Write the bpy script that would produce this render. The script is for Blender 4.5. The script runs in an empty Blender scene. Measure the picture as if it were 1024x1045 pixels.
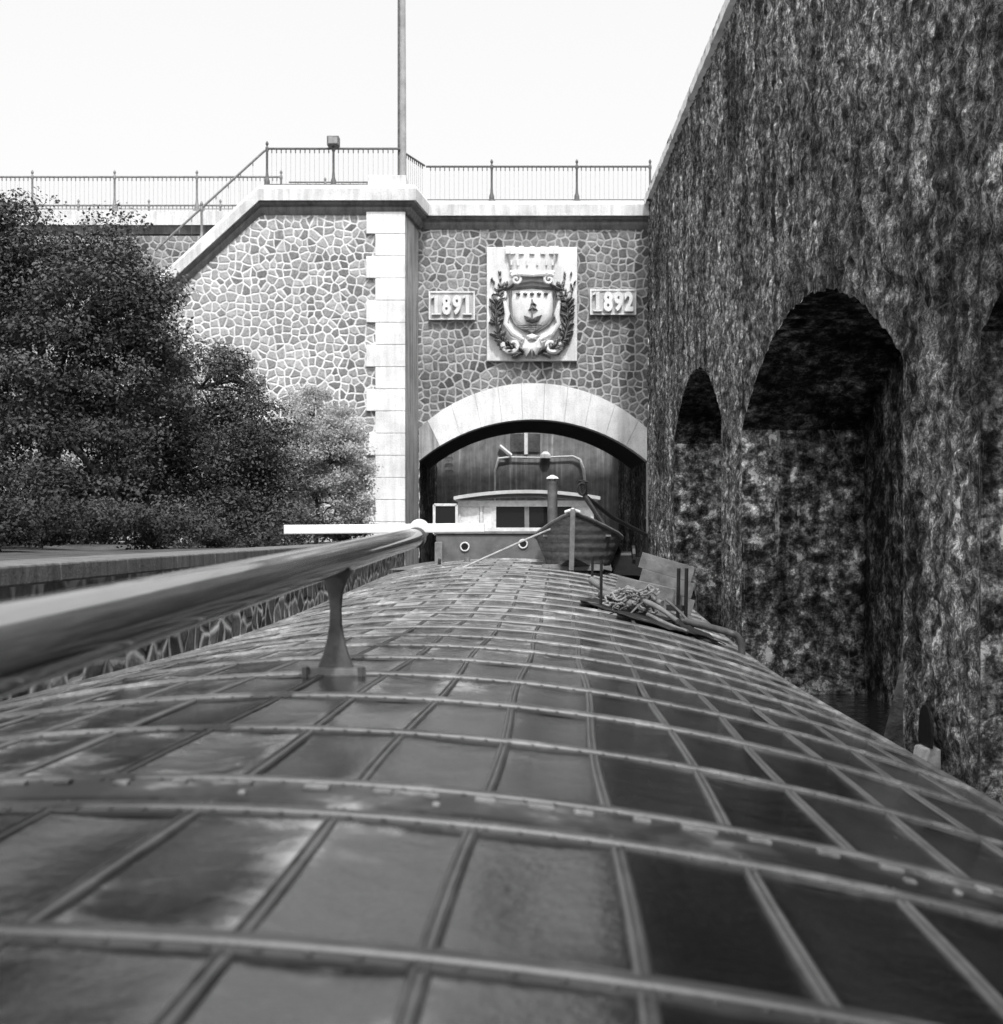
import bpy, bmesh, math, random
import numpy as np
from mathutils import Vector, Matrix
random.seed(7); rng = np.random.default_rng(7)
R = math.radians
sc = bpy.context.scene
C = sc.collection
EYE = 3.0                                   # eye height above the water
# ------------------------------------------------------------------ camera
cam = bpy.data.objects.new('camera', bpy.data.cameras.new('camera')); C.objects.link(cam)
cam.location = (0, 0, EYE); cam.rotation_euler = (R(90), 0, 0)
cd = cam.data; cd.sensor_fit = 'HORIZONTAL'; cd.sensor_width = 56; cd.lens = 56*1300/1024
cd.shift_x = -6/1024; cd.shift_y = 22.5/1024; cd.clip_start = .05; cd.clip_end = 2000
cd.dof.use_dof = True; cd.dof.focus_distance = 15; cd.dof.aperture_fstop = 5.6
sc.camera = cam
# ------------------------------------------------------------------ light
SUN_EL, SUN_AZ = R(56), R(-10)              # sun behind the camera, a little to the right
sdir = Vector((-math.sin(SUN_AZ)*math.cos(SUN_EL), -math.cos(SUN_AZ)*math.cos(SUN_EL), math.sin(SUN_EL)))
w = bpy.data.worlds.new('World'); sc.world = w; w.use_nodes = True
nt = w.node_tree; bg = nt.nodes['Background']
sky = nt.nodes.new('ShaderNodeTexSky'); sky.sky_type = 'NISHITA'; sky.sun_disc = False
sky.sun_elevation = SUN_EL; sky.sun_rotation = math.atan2(sdir.x, sdir.y)
sky.dust_density = 8; sky.air_density = 1.6
bw = nt.nodes.new('ShaderNodeRGBToBW'); nt.links.new(sky.outputs[0], bw.inputs[0])
hz = nt.nodes.new('ShaderNodeMath'); hz.operation = 'ADD'; hz.inputs[1].default_value = 5.0   # thin white overcast
nt.links.new(bw.outputs[0], hz.inputs[0]); nt.links.new(hz.outputs[0], bg.inputs['Color'])
bg.inputs['Strength'].default_value = .10
sl = bpy.data.lights.new('sun', 'SUN'); sl.energy = 2.2; sl.angle = R(3.0); sl.color = (1, 1, 1)
so = bpy.data.objects.new('sun', sl); C.objects.link(so); so.rotation_euler = sdir.to_track_quat('Z', 'Y').to_euler()
sc.view_settings.view_transform = 'Standard'; sc.view_settings.look = 'None'
sc.view_settings.exposure = 0.4; sc.view_settings.gamma = 1
sc.render.resolution_x = 1003; sc.render.resolution_y = 1024

# ------------------------------------------------------------------ helpers
def P(px, py, d, out=None):
    return Vector(((px-518)*d/1300, d, EYE+(545-py)*d/1300))
def tag(o, label=None, cat=None, group=None, kind=None):
    if label: o['label'] = label
    if cat: o['category'] = cat
    if group: o['group'] = group
    if kind: o['kind'] = kind
    return o
def thing(name, loc, label, cat, group=None):
    o = bpy.data.objects.new(name, None); C.objects.link(o); o.location = loc; o.empty_display_size = .2
    return tag(o, label, cat, group)
def origin(p):
    v = Vector((0, 0, 0))
    while p is not None: v += p.location; p = p.parent
    return v
def raw(name, V, F, m, parent=None, loc=None, smooth=False):
    """V in world coordinates; the object's own origin goes to loc or to its parent's origin"""
    me = bpy.data.meshes.new(name)
    o = bpy.data.objects.new(name, me); C.objects.link(o)
    base = origin(parent)
    if loc is not None: o.location = Vector(loc)-base; base = Vector(loc)
    if parent is not None: o.parent = parent
    V = np.asarray([tuple(v) for v in V], float) if not isinstance(V, np.ndarray) else V
    V = V-np.array(base)
    if isinstance(F, np.ndarray):
        n, k = F.shape
        me.vertices.add(len(V)); me.vertices.foreach_set('co', V.ravel())
        me.loops.add(n*k); me.loops.foreach_set('vertex_index', F.ravel())
        me.polygons.add(n); me.polygons.foreach_set('loop_start', np.arange(n)*k)
        me.update(calc_edges=True)
    else:
        me.from_pydata([tuple(v) for v in V], [], F)
        me.update()
    if smooth: me.polygons.foreach_set('use_smooth', [True]*len(me.polygons))
    me.materials.append(m)
    return o
class MB:
    def __init__(s): s.v = []; s.f = []
    def add(s, vs, fs):
        n = len(s.v); s.v += [Vector(v) for v in vs]; s.f += [[i+n for i in f] for f in fs]; return s
    def hexa(s, c):      # 8 corners: bottom 4 ccw, top 4 ccw
        return s.add(c, [(3,2,1,0),(4,5,6,7),(0,1,5,4),(1,2,6,5),(2,3,7,6),(3,0,4,7)])
    def box(s, c, d, rot=None):
        c = Vector(c); x, y, z = [k/2 for k in d]
        cs = [Vector(p) for p in ((-x,-y,-z),(x,-y,-z),(x,y,-z),(-x,y,-z),(-x,-y,z),(x,-y,z),(x,y,z),(-x,y,z))]
        if rot is not None: cs = [rot @ p for p in cs]
        return s.hexa([c+p for p in cs])
    def bar(s, a, b, wd, ht, up=(0,0,1)):
        a, b = Vector(a), Vector(b); t = (b-a).normalized(); u = Vector(up)
        r = t.cross(u).normalized(); u = r.cross(t)
        f = lambda p: [p-r*wd/2-u*ht/2, p+r*wd/2-u*ht/2, p+r*wd/2+u*ht/2, p-r*wd/2+u*ht/2]
        A, B = f(a), f(b)
        return s.add(A+B, [(0,1,2,3),(7,6,5,4),(0,4,5,1),(1,5,6,2),(2,6,7,3),(3,7,4,0)])
    def tube(s, pts, rad, n=10, caps=True):
        pts = [Vector(p) for p in pts]; k = len(pts)
        rad = rad if isinstance(rad, (list, tuple)) else [rad]*k
        t0 = (pts[1]-pts[0]).normalized(); u = t0.orthogonal().normalized(); vs = []; fs = []
        for i, p in enumerate(pts):
            t = (pts[min(i+1, k-1)]-pts[max(i-1, 0)]).normalized()
            u = (u-t*u.dot(t)).normalized(); w_ = t.cross(u)
            for j in range(n):
                a = 2*math.pi*j/n; vs.append(p+(u*math.cos(a)+w_*math.sin(a))*rad[i])
        for i in range(k-1):
            for j in range(n):
                a, b = i*n+j, i*n+(j+1) % n; fs.append((a, b, b+n, a+n))
        if caps: fs += [tuple(range(n))[::-1], tuple(range((k-1)*n, k*n))]
        return s.add(vs, fs)
    def lathe(s, base, prof, n=12, ax=(0,0,1)):
        ax = Vector(ax).normalized(); return s.tube2(base, prof, ax, n)
    def tube2(s, base, prof, ax, n):
        base = Vector(base); u = ax.orthogonal().normalized(); w_ = ax.cross(u); vs = []; fs = []
        for r, h in prof:
            for j in range(n):
                a = 2*math.pi*j/n; vs.append(base+ax*h+(u*math.cos(a)+w_*math.sin(a))*r)
        for i in range(len(prof)-1):
            for j in range(n):
                a, b = i*n+j, i*n+(j+1) % n; fs.append((a, b, b+n, a+n))
        fs += [tuple(range(n))[::-1], tuple(range((len(prof)-1)*n, len(prof)*n))]
        return s.add(vs, fs)
    def prism(s, poly, d):   # planar polygon extruded by vector d
        n = len(poly); d = Vector(d); vs = [Vector(p) for p in poly]
        return s.add(vs+[v+d for v in vs], [tuple(range(n)), tuple(range(2*n-1, n-1, -1))]+[(i, i+n, (i+1) % n+n, (i+1) % n) for i in range(n)])
    def build(s, name, m, parent=None, loc=None, smooth=False, bevel=0):
        o = raw(name, s.v, s.f, m, parent, loc, smooth)
        bm = bmesh.new(); bm.from_mesh(o.data); bmesh.ops.recalc_face_normals(bm, faces=bm.faces)
        bm.to_mesh(o.data); bm.free()
        if smooth:
            try: o.data.set_sharp_from_angle(angle=R(40))
            except Exception: pass
        if bevel:
            b = o.modifiers.new('bevel', 'BEVEL'); b.width = bevel; b.segments = 2; b.limit_method = 'ANGLE'
        return o
# numpy value noise
_perm = rng.random((64, 64, 64))
def vnoise(p):
    i = np.floor(p).astype(int); f = p-i; f = f*f*(3-2*f); r = 0
    for dx in (0, 1):
        for dy in (0, 1):
            for dz in (0, 1):
                wgt = (f[..., 0] if dx else 1-f[..., 0])*(f[..., 1] if dy else 1-f[..., 1])*(f[..., 2] if dz else 1-f[..., 2])
                r = r+wgt*_perm[(i[..., 0]+dx) % 64, (i[..., 1]+dy) % 64, (i[..., 2]+dz) % 64]
    return r
def fbm(p, o=4, g=.55):
    r = 0; a = 1; t = 0
    for k in range(o): r = r+a*vnoise(p*2**k+k*17.3); t += a; a *= g
    return r/t
def worley(p, seed=3):
    """distance to cell borders, F2-F1, of a jittered grid"""
    i = np.floor(p).astype(int); best = np.full(p.shape[:-1], 9.); sec = best.copy(); cell = np.zeros(p.shape[:-1])
    for dx in (-1, 0, 1):
        for dy in (-1, 0, 1):
            for dz in (-1, 0, 1):
                c = i+np.array([dx, dy, dz])
                h = lambda k: _perm[(c[..., 0]+k) % 64, (c[..., 1]+3*k) % 64, (c[..., 2]+7*k) % 64]
                q = c+np.stack([h(1), h(2), h(5)], -1)*.9
                d = np.linalg.norm(q-p, axis=-1); near = d < best
                sec = np.where(near, best, np.minimum(sec, d)); cell = np.where(near, h(9), cell); best = np.where(near, d, best)
    return sec-best, cell

# ------------------------------------------------------------------ materials (the photograph is black and white)
def g(v): return (v, v, v, 1)
class NM:
    def __init__(s, name, rough=.8, spec=.3, metal=0):
        s.m = bpy.data.materials.new(name); s.m.use_nodes = True; s.t = s.m.node_tree
        s.b = s.t.nodes['Principled BSDF']; s.b.inputs['Roughness'].default_value = rough
        s.b.inputs['Specular IOR Level'].default_value = spec; s.b.inputs['Metallic'].default_value = metal
        s.geo = s.t.nodes.new('ShaderNodeNewGeometry')
    def n(s, t, **kw):
        nd = s.t.nodes.new(t)
        for k, v in kw.items(): setattr(nd, k, v)
        return nd
    def l(s, a, b): s.t.links.new(a, b)
    def pos(s, sx=1, sy=1, sz=1, off=(0, 0, 0)):
        m = s.n('ShaderNodeMapping'); m.inputs['Scale'].default_value = (sx, sy, sz); m.inputs['Location'].default_value = off
        s.l(s.geo.outputs['Position'], m.inputs[0]); return m.outputs[0]
    def noise(s, scale, detail=5, rough=.6, vec=None, dist=0):
        nd = s.n('ShaderNodeTexNoise'); nd.inputs['Scale'].default_value = scale; nd.inputs['Detail'].default_value = detail
        nd.inputs['Roughness'].default_value = rough; nd.inputs['Distortion'].default_value = dist
        s.l(vec if vec is not None else s.pos(), nd.inputs['Vector']); return nd.outputs['Fac']
    def vor(s, scale, feat='F1', vec=None, out='Distance', rnd=1):
        nd = s.n('ShaderNodeTexVoronoi', feature=feat); nd.inputs['Scale'].default_value = scale; nd.inputs['Randomness'].default_value = rnd
        s.l(vec if vec is not None else s.pos(), nd.inputs['Vector']); return nd.outputs[out]
    def ramp(s, fac, *stops, interp='LINEAR'):
        nd = s.n('ShaderNodeValToRGB'); cr = nd.color_ramp; cr.interpolation = interp
        while len(cr.elements) < len(stops): cr.elements.new(.5)
        for e, (p, v) in zip(cr.elements, stops): e.position = p; e.color = g(v)
        s.l(fac, nd.inputs[0]); return nd.outputs[0]
    def mix(s, fac, a, b, mode='MIX'):
        nd = s.n('ShaderNodeMix', data_type='RGBA', blend_type=mode)
        for sock, v in ((nd.inputs[0], fac), (nd.inputs[6], a), (nd.inputs[7], b)):
            if isinstance(v, (int, float)): sock.default_value = v if sock == nd.inputs[0] else g(v)
            else: s.l(v, sock)
        return nd.outputs[2]
    def math(s, op, a, b=0.):
        nd = s.n('ShaderNodeMath', operation=op)
        for sock, v in ((nd.inputs[0], a), (nd.inputs[1], b)):
            if isinstance(v, (int, float)): sock.default_value = v
            else: s.l(v, sock)
        return nd.outputs[0]
    def col(s, c):
        if isinstance(c, (int, float)): s.b.inputs['Base Color'].default_value = g(c)
        else: s.l(c, s.b.inputs['Base Color'])
        return s
    def rough(s, c): s.l(c, s.b.inputs['Roughness']); return s
    def bump(s, h, dist=.02, st=1.):
        nd = s.n('ShaderNodeBump'); nd.inputs['Distance'].default_value = dist; nd.inputs['Strength'].default_value = st
        s.l(h, nd.inputs['Height']); s.l(nd.outputs[0], s.b.inputs['Normal']); return s

def simple(name, v, rough=.7, var=.35, scale=8, bump=.004, spec=.3, metal=0):
    m = NM(name, rough, spec, metal); n = m.noise(scale, 6, .65)
    m.col(m.ramp(n, (.3, v*(1-var)), (.7, min(.95, v*(1+var)))))
    m.bump(m.noise(scale*4, 5), bump); return m.m
def polygonal(name, stone_lo, stone_hi, mortar, scale=2.6, dirt=0.3, axis='x'):
    m = NM(name, .9, .15)
    sp = m.n('ShaderNodeSeparateXYZ'); m.l(m.geo.outputs['Position'], sp.inputs[0])
    cb2 = m.n('ShaderNodeCombineXYZ'); m.l(sp.outputs[0 if axis == 'x' else 1], cb2.inputs[0]); m.l(sp.outputs[2], cb2.inputs[1])
    nz = m.n('ShaderNodeTexNoise'); nz.inputs['Scale'].default_value = 2.2; nz.inputs['Detail'].default_value = 4
    m.l(cb2.outputs[0], nz.inputs['Vector']); sc_ = m.n('ShaderNodeVectorMath', operation='SCALE'); sc_.inputs['Scale'].default_value = .12
    m.l(nz.outputs['Color'], sc_.inputs[0]); wv = m.n('ShaderNodeVectorMath', operation='ADD'); m.l(cb2.outputs[0], wv.inputs[0]); m.l(sc_.outputs[0], wv.inputs[1]); v = wv.outputs[0]
    def V2(feat, out):
        nd = m.n('ShaderNodeTexVoronoi', feature=feat, voronoi_dimensions='2D'); nd.inputs['Scale'].default_value = scale; nd.inputs['Randomness'].default_value = .8
        m.l(v, nd.inputs['Vector']); return nd.outputs[out]
    e = V2('DISTANCE_TO_EDGE', 'Distance'); cb = m.n('ShaderNodeSeparateColor'); m.l(V2('F1', 'Color'), cb.inputs[0])
    st = m.ramp(cb.outputs[0], (0, stone_lo), (.3, stone_lo*.6+stone_hi*.4), (1, stone_hi))
    st = m.mix(.8, st, m.ramp(m.noise(13, 6, .7), (.32, .4), (.6, 1.05), (.75, 1.5)), 'MULTIPLY')
    mo = m.mix(.6, mortar, m.ramp(m.noise(2.2, 5), (.3, .5), (.65, 1)), 'MULTIPLY')
    wid = m.math('ADD', e, m.math('MULTIPLY', m.math('SUBTRACT', m.noise(5, 5, .7), .5), .2))
    c = m.mix(m.ramp(wid, (.045, 0), (.15, 1)), mo, st)
    big = m.ramp(m.noise(.45, 5, .6, m.pos(1, 1, .5)), (.35, 1-dirt), (.6, 1))
    wash = m.math('MULTIPLY', m.ramp(m.noise(.33, 4, .55, m.pos(1, 1, 1, (7, 0, 3))), (.46, 0), (.62, 1)), .75 if stone_hi > .5 else .25)
    c = m.mix(wash, c, m.mix(.5, c, mortar*.9))
    m.col(m.mix(1, c, big, 'MULTIPLY'))
    h = m.math('ADD', m.ramp(e, (.03, 0), (.2, 1)), m.math('MULTIPLY', m.noise(12, 5), .5))
    m.bump(h, .018); return m.m
def ashlar(name, v, streak=.35):
    m = NM(name, .85, .2)
    n = m.ramp(m.noise(1.3, 6, .6), (.3, v*.72), (.6, v))
    s_ = m.ramp(m.noise(1, 5, .6, m.pos(7, 7, .35)), (.42, 1), (.72, 1-streak))
    sp = m.ramp(m.noise(30, 4), (.3, .75), (.5, 1))
    m.col(m.mix(1, m.mix(1, n, s_, 'MULTIPLY'), sp, 'MULTIPLY')); m.bump(m.noise(25, 6), .01); return m.m
def meuliere(name, k=1.0, f=1.0):
    m = NM(name, .95, .12)
    wn = m.n('ShaderNodeTexNoise'); wn.inputs['Scale'].default_value = 4; wn.inputs['Detail'].default_value = 5; m.l(m.geo.outputs['Position'], wn.inputs['Vector'])
    sc_ = m.n('ShaderNodeVectorMath', operation='SCALE'); sc_.inputs['Scale'].default_value = .1; m.l(wn.outputs['Color'], sc_.inputs[0])
    wv = m.n('ShaderNodeVectorMath', operation='ADD'); m.l(m.geo.outputs['Position'], wv.inputs[0]); m.l(sc_.outputs[0], wv.inputs[1]); v = wv.outputs[0]
    e = m.vor(4.6*f, 'DISTANCE_TO_EDGE', v); cb = m.n('ShaderNodeSeparateColor'); m.l(m.vor(4.6*f, 'F1', v, 'Color'), cb.inputs[0])
    n1 = m.noise(5.5*f, 12, .84 if f == 1 else .76); n2 = m.noise(30*f, 7, .8)
    c = m.ramp(n1, (.40, .014*k), (.485, .07*k), (.55, .24*k), (.63, .6*k))
    c = m.mix(.8, c, m.ramp(n2, (.38, .25), (.5, .9), (.64, 1.9)), 'MULTIPLY')
    c = m.mix(.8, c, m.ramp(cb.outputs[0], (0, .3), (1, 1.9)), 'MULTIPLY')
    c = m.mix(1, c, m.ramp(m.noise(.5, 4, .6), (.4, .4), (.6, 1.35)), 'MULTIPLY')
    c = m.mix(m.ramp(e, (.0, .35), (.1, 0)), c, .02*k)
    mo = m.ramp(m.noise(9, 5, .7), (.42, .08*k), (.6, .5*k))
    c = m.mix(m.math('MULTIPLY', m.ramp(e, (.01, 1), (.07, 0)), m.ramp(m.noise(1.1, 3), (.42, .0), (.6, .25))), c, mo)
    stn = m.ramp(m.noise(1, 6, .65, m.pos(3.2, 2.6, .12)), (.38, .45), (.5, .95), (.62, 1.45))
    wht = m.ramp(m.noise(1, 6, .72, m.pos(6, 6, .35, (3, 1, 0))), (.62, 0), (.72, .65))
    c = m.mix(1, c, stn, 'MULTIPLY'); c = m.mix(wht, c, .5*k)
    m.col(c)
    h = m.math('ADD', m.math('MULTIPLY', n1, 1.2), m.math('ADD', m.math('MULTIPLY', n2, .6), m.ramp(e, (.0, 0), (.1, .3))))
    m.bump(h, .045); return m.m

M = {}
M['wing'] = polygonal('pale polygonal masonry', .17, .5, .82, 4.1, .12)
M['portal'] = polygonal('grey polygonal masonry', .10, .34, .56, 3.9, .35)
M['quay'] = polygonal('quay polygonal masonry', .12, .36, .85, 2.8, .3, 'y')
M['ashlar'] = ashlar('dressed limestone', .88, .18)
M['coping'] = ashlar('coping limestone', .8, .3)
M['cornice'] = ashlar('dark cornice stone', .2, .5)  # much darker than the coping stone
M['return'] = ashlar('stained dressed stone', .5, .65)
M['relief'] = ashlar('carved limestone', .85, .2)
M['foliage_relief'] = ashlar('grimed and shaded carved limestone', .27, .6)  # grime plus the shadows of the carving, both put into the colour
M['wall'] = meuliere('rough millstone masonry', 1.55); M['niche'] = meuliere('niche millstone masonry', 2.3, .8)
M['vault'] = meuliere('shade dark niche masonry', .8, .8)  # niche masonry darkened to paint in the shade of back wall and vault
M['wallcop'] = simple('pale wall coping', .85, .9, .15, 3, .02)
M['jamb'] = meuliere('dark jamb masonry', .7)  # darker tone of the side wall masonry
M['iron'] = simple('painted iron railing', .1, .5, .4, 12, .002)
M['iron_far'] = simple('grey iron railing', .2, .5, .3, 12, .002)
M['black'] = simple('black iron', .018, .5, .4, 12, .002)
M['pole'] = simple('grey painted pole', .3, .6, .25, 3, .002)
M['white'] = simple('white paint', .76, .45, .06, 5, .001)
M['ground'] = simple('earth and grass', .07, .95, .6, 2, .05)
M['soffit'] = ashlar('dark vault stone', .05, .4)  # one dark tone for the whole barrel

# ------------------------------------------------------------------ setting
raw('water', [(-60, -40, 0), (60, -40, 0), (60, 120, 0), (-60, 120, 0)], [(0, 1, 2, 3)],
    (lambda m: (m.col(.03), m.bump(m.noise(2.5, 4, .5), .05), m.m)[-1])(NM('canal water', .08, .5)))['kind'] = 'structure'
QX, PY, AY, WX = -3.07, 38.0, 39.8, 4.40     # quay face, wing wall plane, arch wall plane, side wall plane
GZ = EYE-.21
# ground: left bank as an undulating sheet
def grid(nx, ny, f):
    u, v = np.meshgrid(np.linspace(0, 1, nx), np.linspace(0, 1, ny), indexing='ij')
    V = f(u, v).reshape(-1, 3); idx = np.arange(nx*ny).reshape(nx, ny)
    F = np.stack([idx[:-1, :-1], idx[1:, :-1], idx[1:, 1:], idx[:-1, 1:]], -1).reshape(-1, 4)
    return V, F
def gf(u, v):
    x = QX-.35-300*u**2.5; y = -40+v*82.5
    z = GZ-.03+.25*(fbm(np.stack([x*.6, y*.6, 0*x], -1))-.5)*np.clip((QX-x-1)/3, 0, 1)+np.clip((QX-x-9)*.06, 0, 6)
    return np.stack([x, y, z], -1)
V, F = grid(60, 80, gf); tag(raw('ground', V, F, M['ground'], smooth=True), kind='structure')
# street over the portal and upper terrace
tag(MB().prism([(-300, 42.6, EYE+10.3), (-3.0, 42.6, EYE+10.3), (-2.9, AY+.6, EYE+10.0), (WX, AY+.6, EYE+10.0), (300, AY+.6, EYE+10.0), (300, 45.1, EYE+10.0), (-3.2, 45.1, EYE+10.0), (-3.2, 47, EYE+10.1), (-300, 47, EYE+10.2)], (0, 0, -1.2)).build('street', simple('street surface', .2, .9)), kind='structure')
o = MB().prism([(-7.0, PY+.5, EYE+9.9), (-3.1, PY+.5, EYE+9.9), (-2.9, AY+.5, EYE+9.9), (-2.9, 42.5, EYE+9.9), (-7.0, 42.5, EYE+9.9)], (0, 0, -.5)).build('pavement', simple('terrace paving', .3, .9)); tag(o, kind='structure')

# wall columns helper: columns at parameter t, from bottom(t) to top(t)
def colwall(ts, bot, top, place, res, disp=0, nrm=(0, -1, 0), seedoff=0, wscale=4.2, mask=None):
    nh = max(2, int(max(top(t)-bot(t) for t in ts)/res))
    k = np.linspace(0, 1, nh)
    V = np.array([[place(t, bot(t)+(top(t)-bot(t))*q) for q in k] for t in ts], float)
    if disp:
        p = V+seedoff
        e, cell = worley(p*wscale)
        d = np.clip(e*1.2, 0, .35)+cell*.3+fbm(p*5, 4)*1.6-1.1
        if mask is not None: d = d*np.clip(mask(V), 0, 1)
        V = V+d[..., None]*disp*np.array(nrm)
    idx = np.arange(len(ts)*nh).reshape(len(ts), nh)
    F = np.stack([idx[:-1, :-1], idx[1:, :-1], idx[1:, 1:], idx[:-1, 1:]], -1).reshape(-1, 4)
    return V.reshape(-1, 3), F
def join(*vf):
    Vs, Fs, n = [], [], 0
    for V, F in vf: Vs.append(V); Fs.append(F+n); n += len(V)
    return np.concatenate(Vs), np.concatenate(Fs)

# ------------------------------------------------------------------ right side wall with niches
wall = thing('side_wall', (WX, 20, 0), 'tall dark rough millstone wall with arched niches rising along the right of the barge', 'wall')
TOP = EYE+10.2
niches = [(2.3, 11.84, 1.85, 3.35), (14.16, 23.9, 1.95, 3.5), (26.2, 33.6, 2.4, 3.86)]
def archH(t, a, b, sp, cr):
    hw = (b-a)/2; ri = cr-sp; Rr = (hw*hw+ri*ri)/(2*ri); x = t-(a+b)/2
    return EYE+cr-Rr+math.sqrt(max(0, Rr*Rr-x*x))+.03*math.sin(t*9.1)*math.sin(t*4.3+1)+.012*math.sin(t*23)
placeW = lambda t, z: (WX, t, z)
nW = (-1, 0, 0)
parts = []; cur = -14.
edge_z = [e for nn in niches for e in nn[:2]]
def wmask(V):
    m_ = np.ones(V.shape[:-1])
    for a, b, sp, cr in niches:
        t, z = V[..., 1], V[..., 2]; low = z < EYE+sp+.1
        for ed in (a, b): m_ = np.where(np.abs(t-ed) < .003, 0, m_)
        for ed in (a, b): m_ = np.where(low, np.minimum(m_, np.abs(t-ed)/.12), m_)
        hw_ = (b-a)/2; ri = cr-sp; Rr = (hw_*hw_+ri*ri)/(2*ri); x = t-(a+b)/2
        ah = EYE+cr-Rr+np.sqrt(np.maximum(0, Rr*Rr-x*x))
        ins = (t >= a-.001) & (t <= b+.001)
        m_ = np.where(ins, np.minimum(m_, np.abs(z-ah)/.12), m_)
    return m_
for a, b, sp, cr in niches+[(AY, AY, 0, 0)]:
    parts.append(colwall(np.linspace(cur, a, max(2, int((a-cur)/.07))), lambda t: -.5, lambda t: TOP, placeW, .06, .085, nW, mask=wmask, wscale=5.2))
    if b > a: parts.append(colwall(np.linspace(a, b, int((b-a)/.07)), lambda t: archH(t, a, b, sp, cr), lambda t: TOP, placeW, .06, .085, nW, mask=wmask, wscale=5.2))
    cur = b
V, F = join(*parts); raw('masonry', V, F, M['wall'], wall, smooth=True)
for a, b, sp, cr in niches:
    d = 2.3; sub = []
    # far jamb (faces the camera), near jamb, back wall, vault
    for yy, sg in ((b, -1), (a, 1)):
        sub.append(colwall(np.linspace(0, d+.2, int(d/.07)), lambda t: -.5, lambda t: EYE+sp+.05, lambda t, z: (WX+t, yy, z), .07, .07, (0, sg, 0), 5, mask=lambda V: np.minimum((V[..., 0]-WX)/.12, np.maximum(0, (EYE+sp-V[..., 2])/.2))))
    sub.append(colwall(np.linspace(a-.15, b+.15, int((b-a)/.1)), lambda t: -.5, lambda t: archH(min(b, max(a, t)), a, b, sp, cr)+.15, lambda t, z: (WX+d, t, z), .1, .08, nW, 9))
    V, F = join(*sub[:2]); raw('niche_jambs', V, F, M['niche'], wall, smooth=True)
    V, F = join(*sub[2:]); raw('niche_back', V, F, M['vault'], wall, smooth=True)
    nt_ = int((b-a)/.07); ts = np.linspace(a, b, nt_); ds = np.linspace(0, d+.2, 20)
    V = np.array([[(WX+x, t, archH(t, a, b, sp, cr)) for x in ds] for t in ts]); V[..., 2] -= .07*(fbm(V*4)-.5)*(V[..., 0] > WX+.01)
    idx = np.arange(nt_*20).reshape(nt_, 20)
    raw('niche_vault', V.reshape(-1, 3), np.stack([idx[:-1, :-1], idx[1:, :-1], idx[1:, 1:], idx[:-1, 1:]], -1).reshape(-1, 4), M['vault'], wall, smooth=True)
# pale coping along the wall top, broken outline of weeds
V, F = grid(420, 8, lambda u, v: np.stack([WX-.14+.1*0+np.where(v < .3, 0, np.where(v < .6, 0, 1.))*.9+0*u, -14+u*54.6, TOP+np.where(v < .3, -.02, .22)+.07*fbm(np.stack([u*300, v*3, u*0], -1), 4)], -1))
raw('coping', V, F, M['wallcop'], wall)
# small drain arch and mortar apron in the niche
o = MB(); c = Vector((WX-.02, 13.0, EYE-2.0))
rim = [c+Vector((-.0, .2*math.cos(a), .26*math.sin(a))) for a in np.linspace(0, math.pi, 9)]+[c+Vector((0, -.2, -.16)), c+Vector((0, .2, -.16))]
dr = thing('drain_outlet', (WX, 12.9, EYE-2.15), 'small dark arched drain hole low in the rough right wall with a pale spout stone', 'drain')
MB().prism([p+Vector((-.10, 0, 0)) for p in rim], (-.02, 0, 0)).build('drain_hole', M['black'], dr)
MB().hexa([(WX-.3, 12.85, EYE-2.65), (WX-.02, 12.85, EYE-2.65), (WX-.02, 13.12, EYE-2.65), (WX-.3, 13.12, EYE-2.65), (WX-.15, 12.85, EYE-2.17), (WX-.02, 12.85, EYE-2.17), (WX-.02, 13.15, EYE-2.17), (WX-.2, 13.15, EYE-2.17)]).build('spout_stone', simple('spout stone', .45, .8), dr, bevel=.02)
V, F = grid(24, 24, lambda u, v: np.stack([WX+.02+.75*u*(1-.2*v), 14.25+.9*v+0*u, EYE-1.35-1.3*v**.8-.35*u+.14*fbm(np.stack([u*4, v*4, u*0], -1))], -1))
tag(raw('rubble_apron', V, F, simple('pale silt and rubble', .42, .95, .5, 6, .04), loc=(WX, 14.3, 0), smooth=True), 'pale sloping heap of silt against the near edge of the big niche', 'rubble')

# ------------------------------------------------------------------ portal (arch wall)
portal = thing('bridge_portal', (.8, AY, 0), 'stone bridge portal with white segmental arch and polygonal masonry above the canal passage', 'bridge')
ax, hw = .8, 3.56
def intr(x): Rr = 5.53; return EYE+3.58-Rr+math.sqrt(Rr*Rr-(x-ax)**2)
def extr(x): Rr = 5.2; return EYE+4.71-Rr+math.sqrt(Rr*Rr-(x-ax)**2)
XL, XR = ax-hw, ax+hw
V, F = colwall(np.linspace(XL, XR, 90), lambda t: extr(t)-.02, lambda t: EYE+9.6, lambda t, z: (t, AY, z), .1)
V2, F2 = colwall(np.linspace(XR, WX, 2), lambda t: -.5, lambda t: EYE+9.6, lambda t, z: (t, AY, z), .5)
V3, F3 = colwall(np.linspace(-3.0, XL, 2), lambda t: -.5, lambda t: EYE+9.6, lambda t, z: (t, AY, z), .5)
V, F = join((V, F), (V2, F2), (V3, F3)); raw('arch_wall', V, F, M['portal'], portal)
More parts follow.
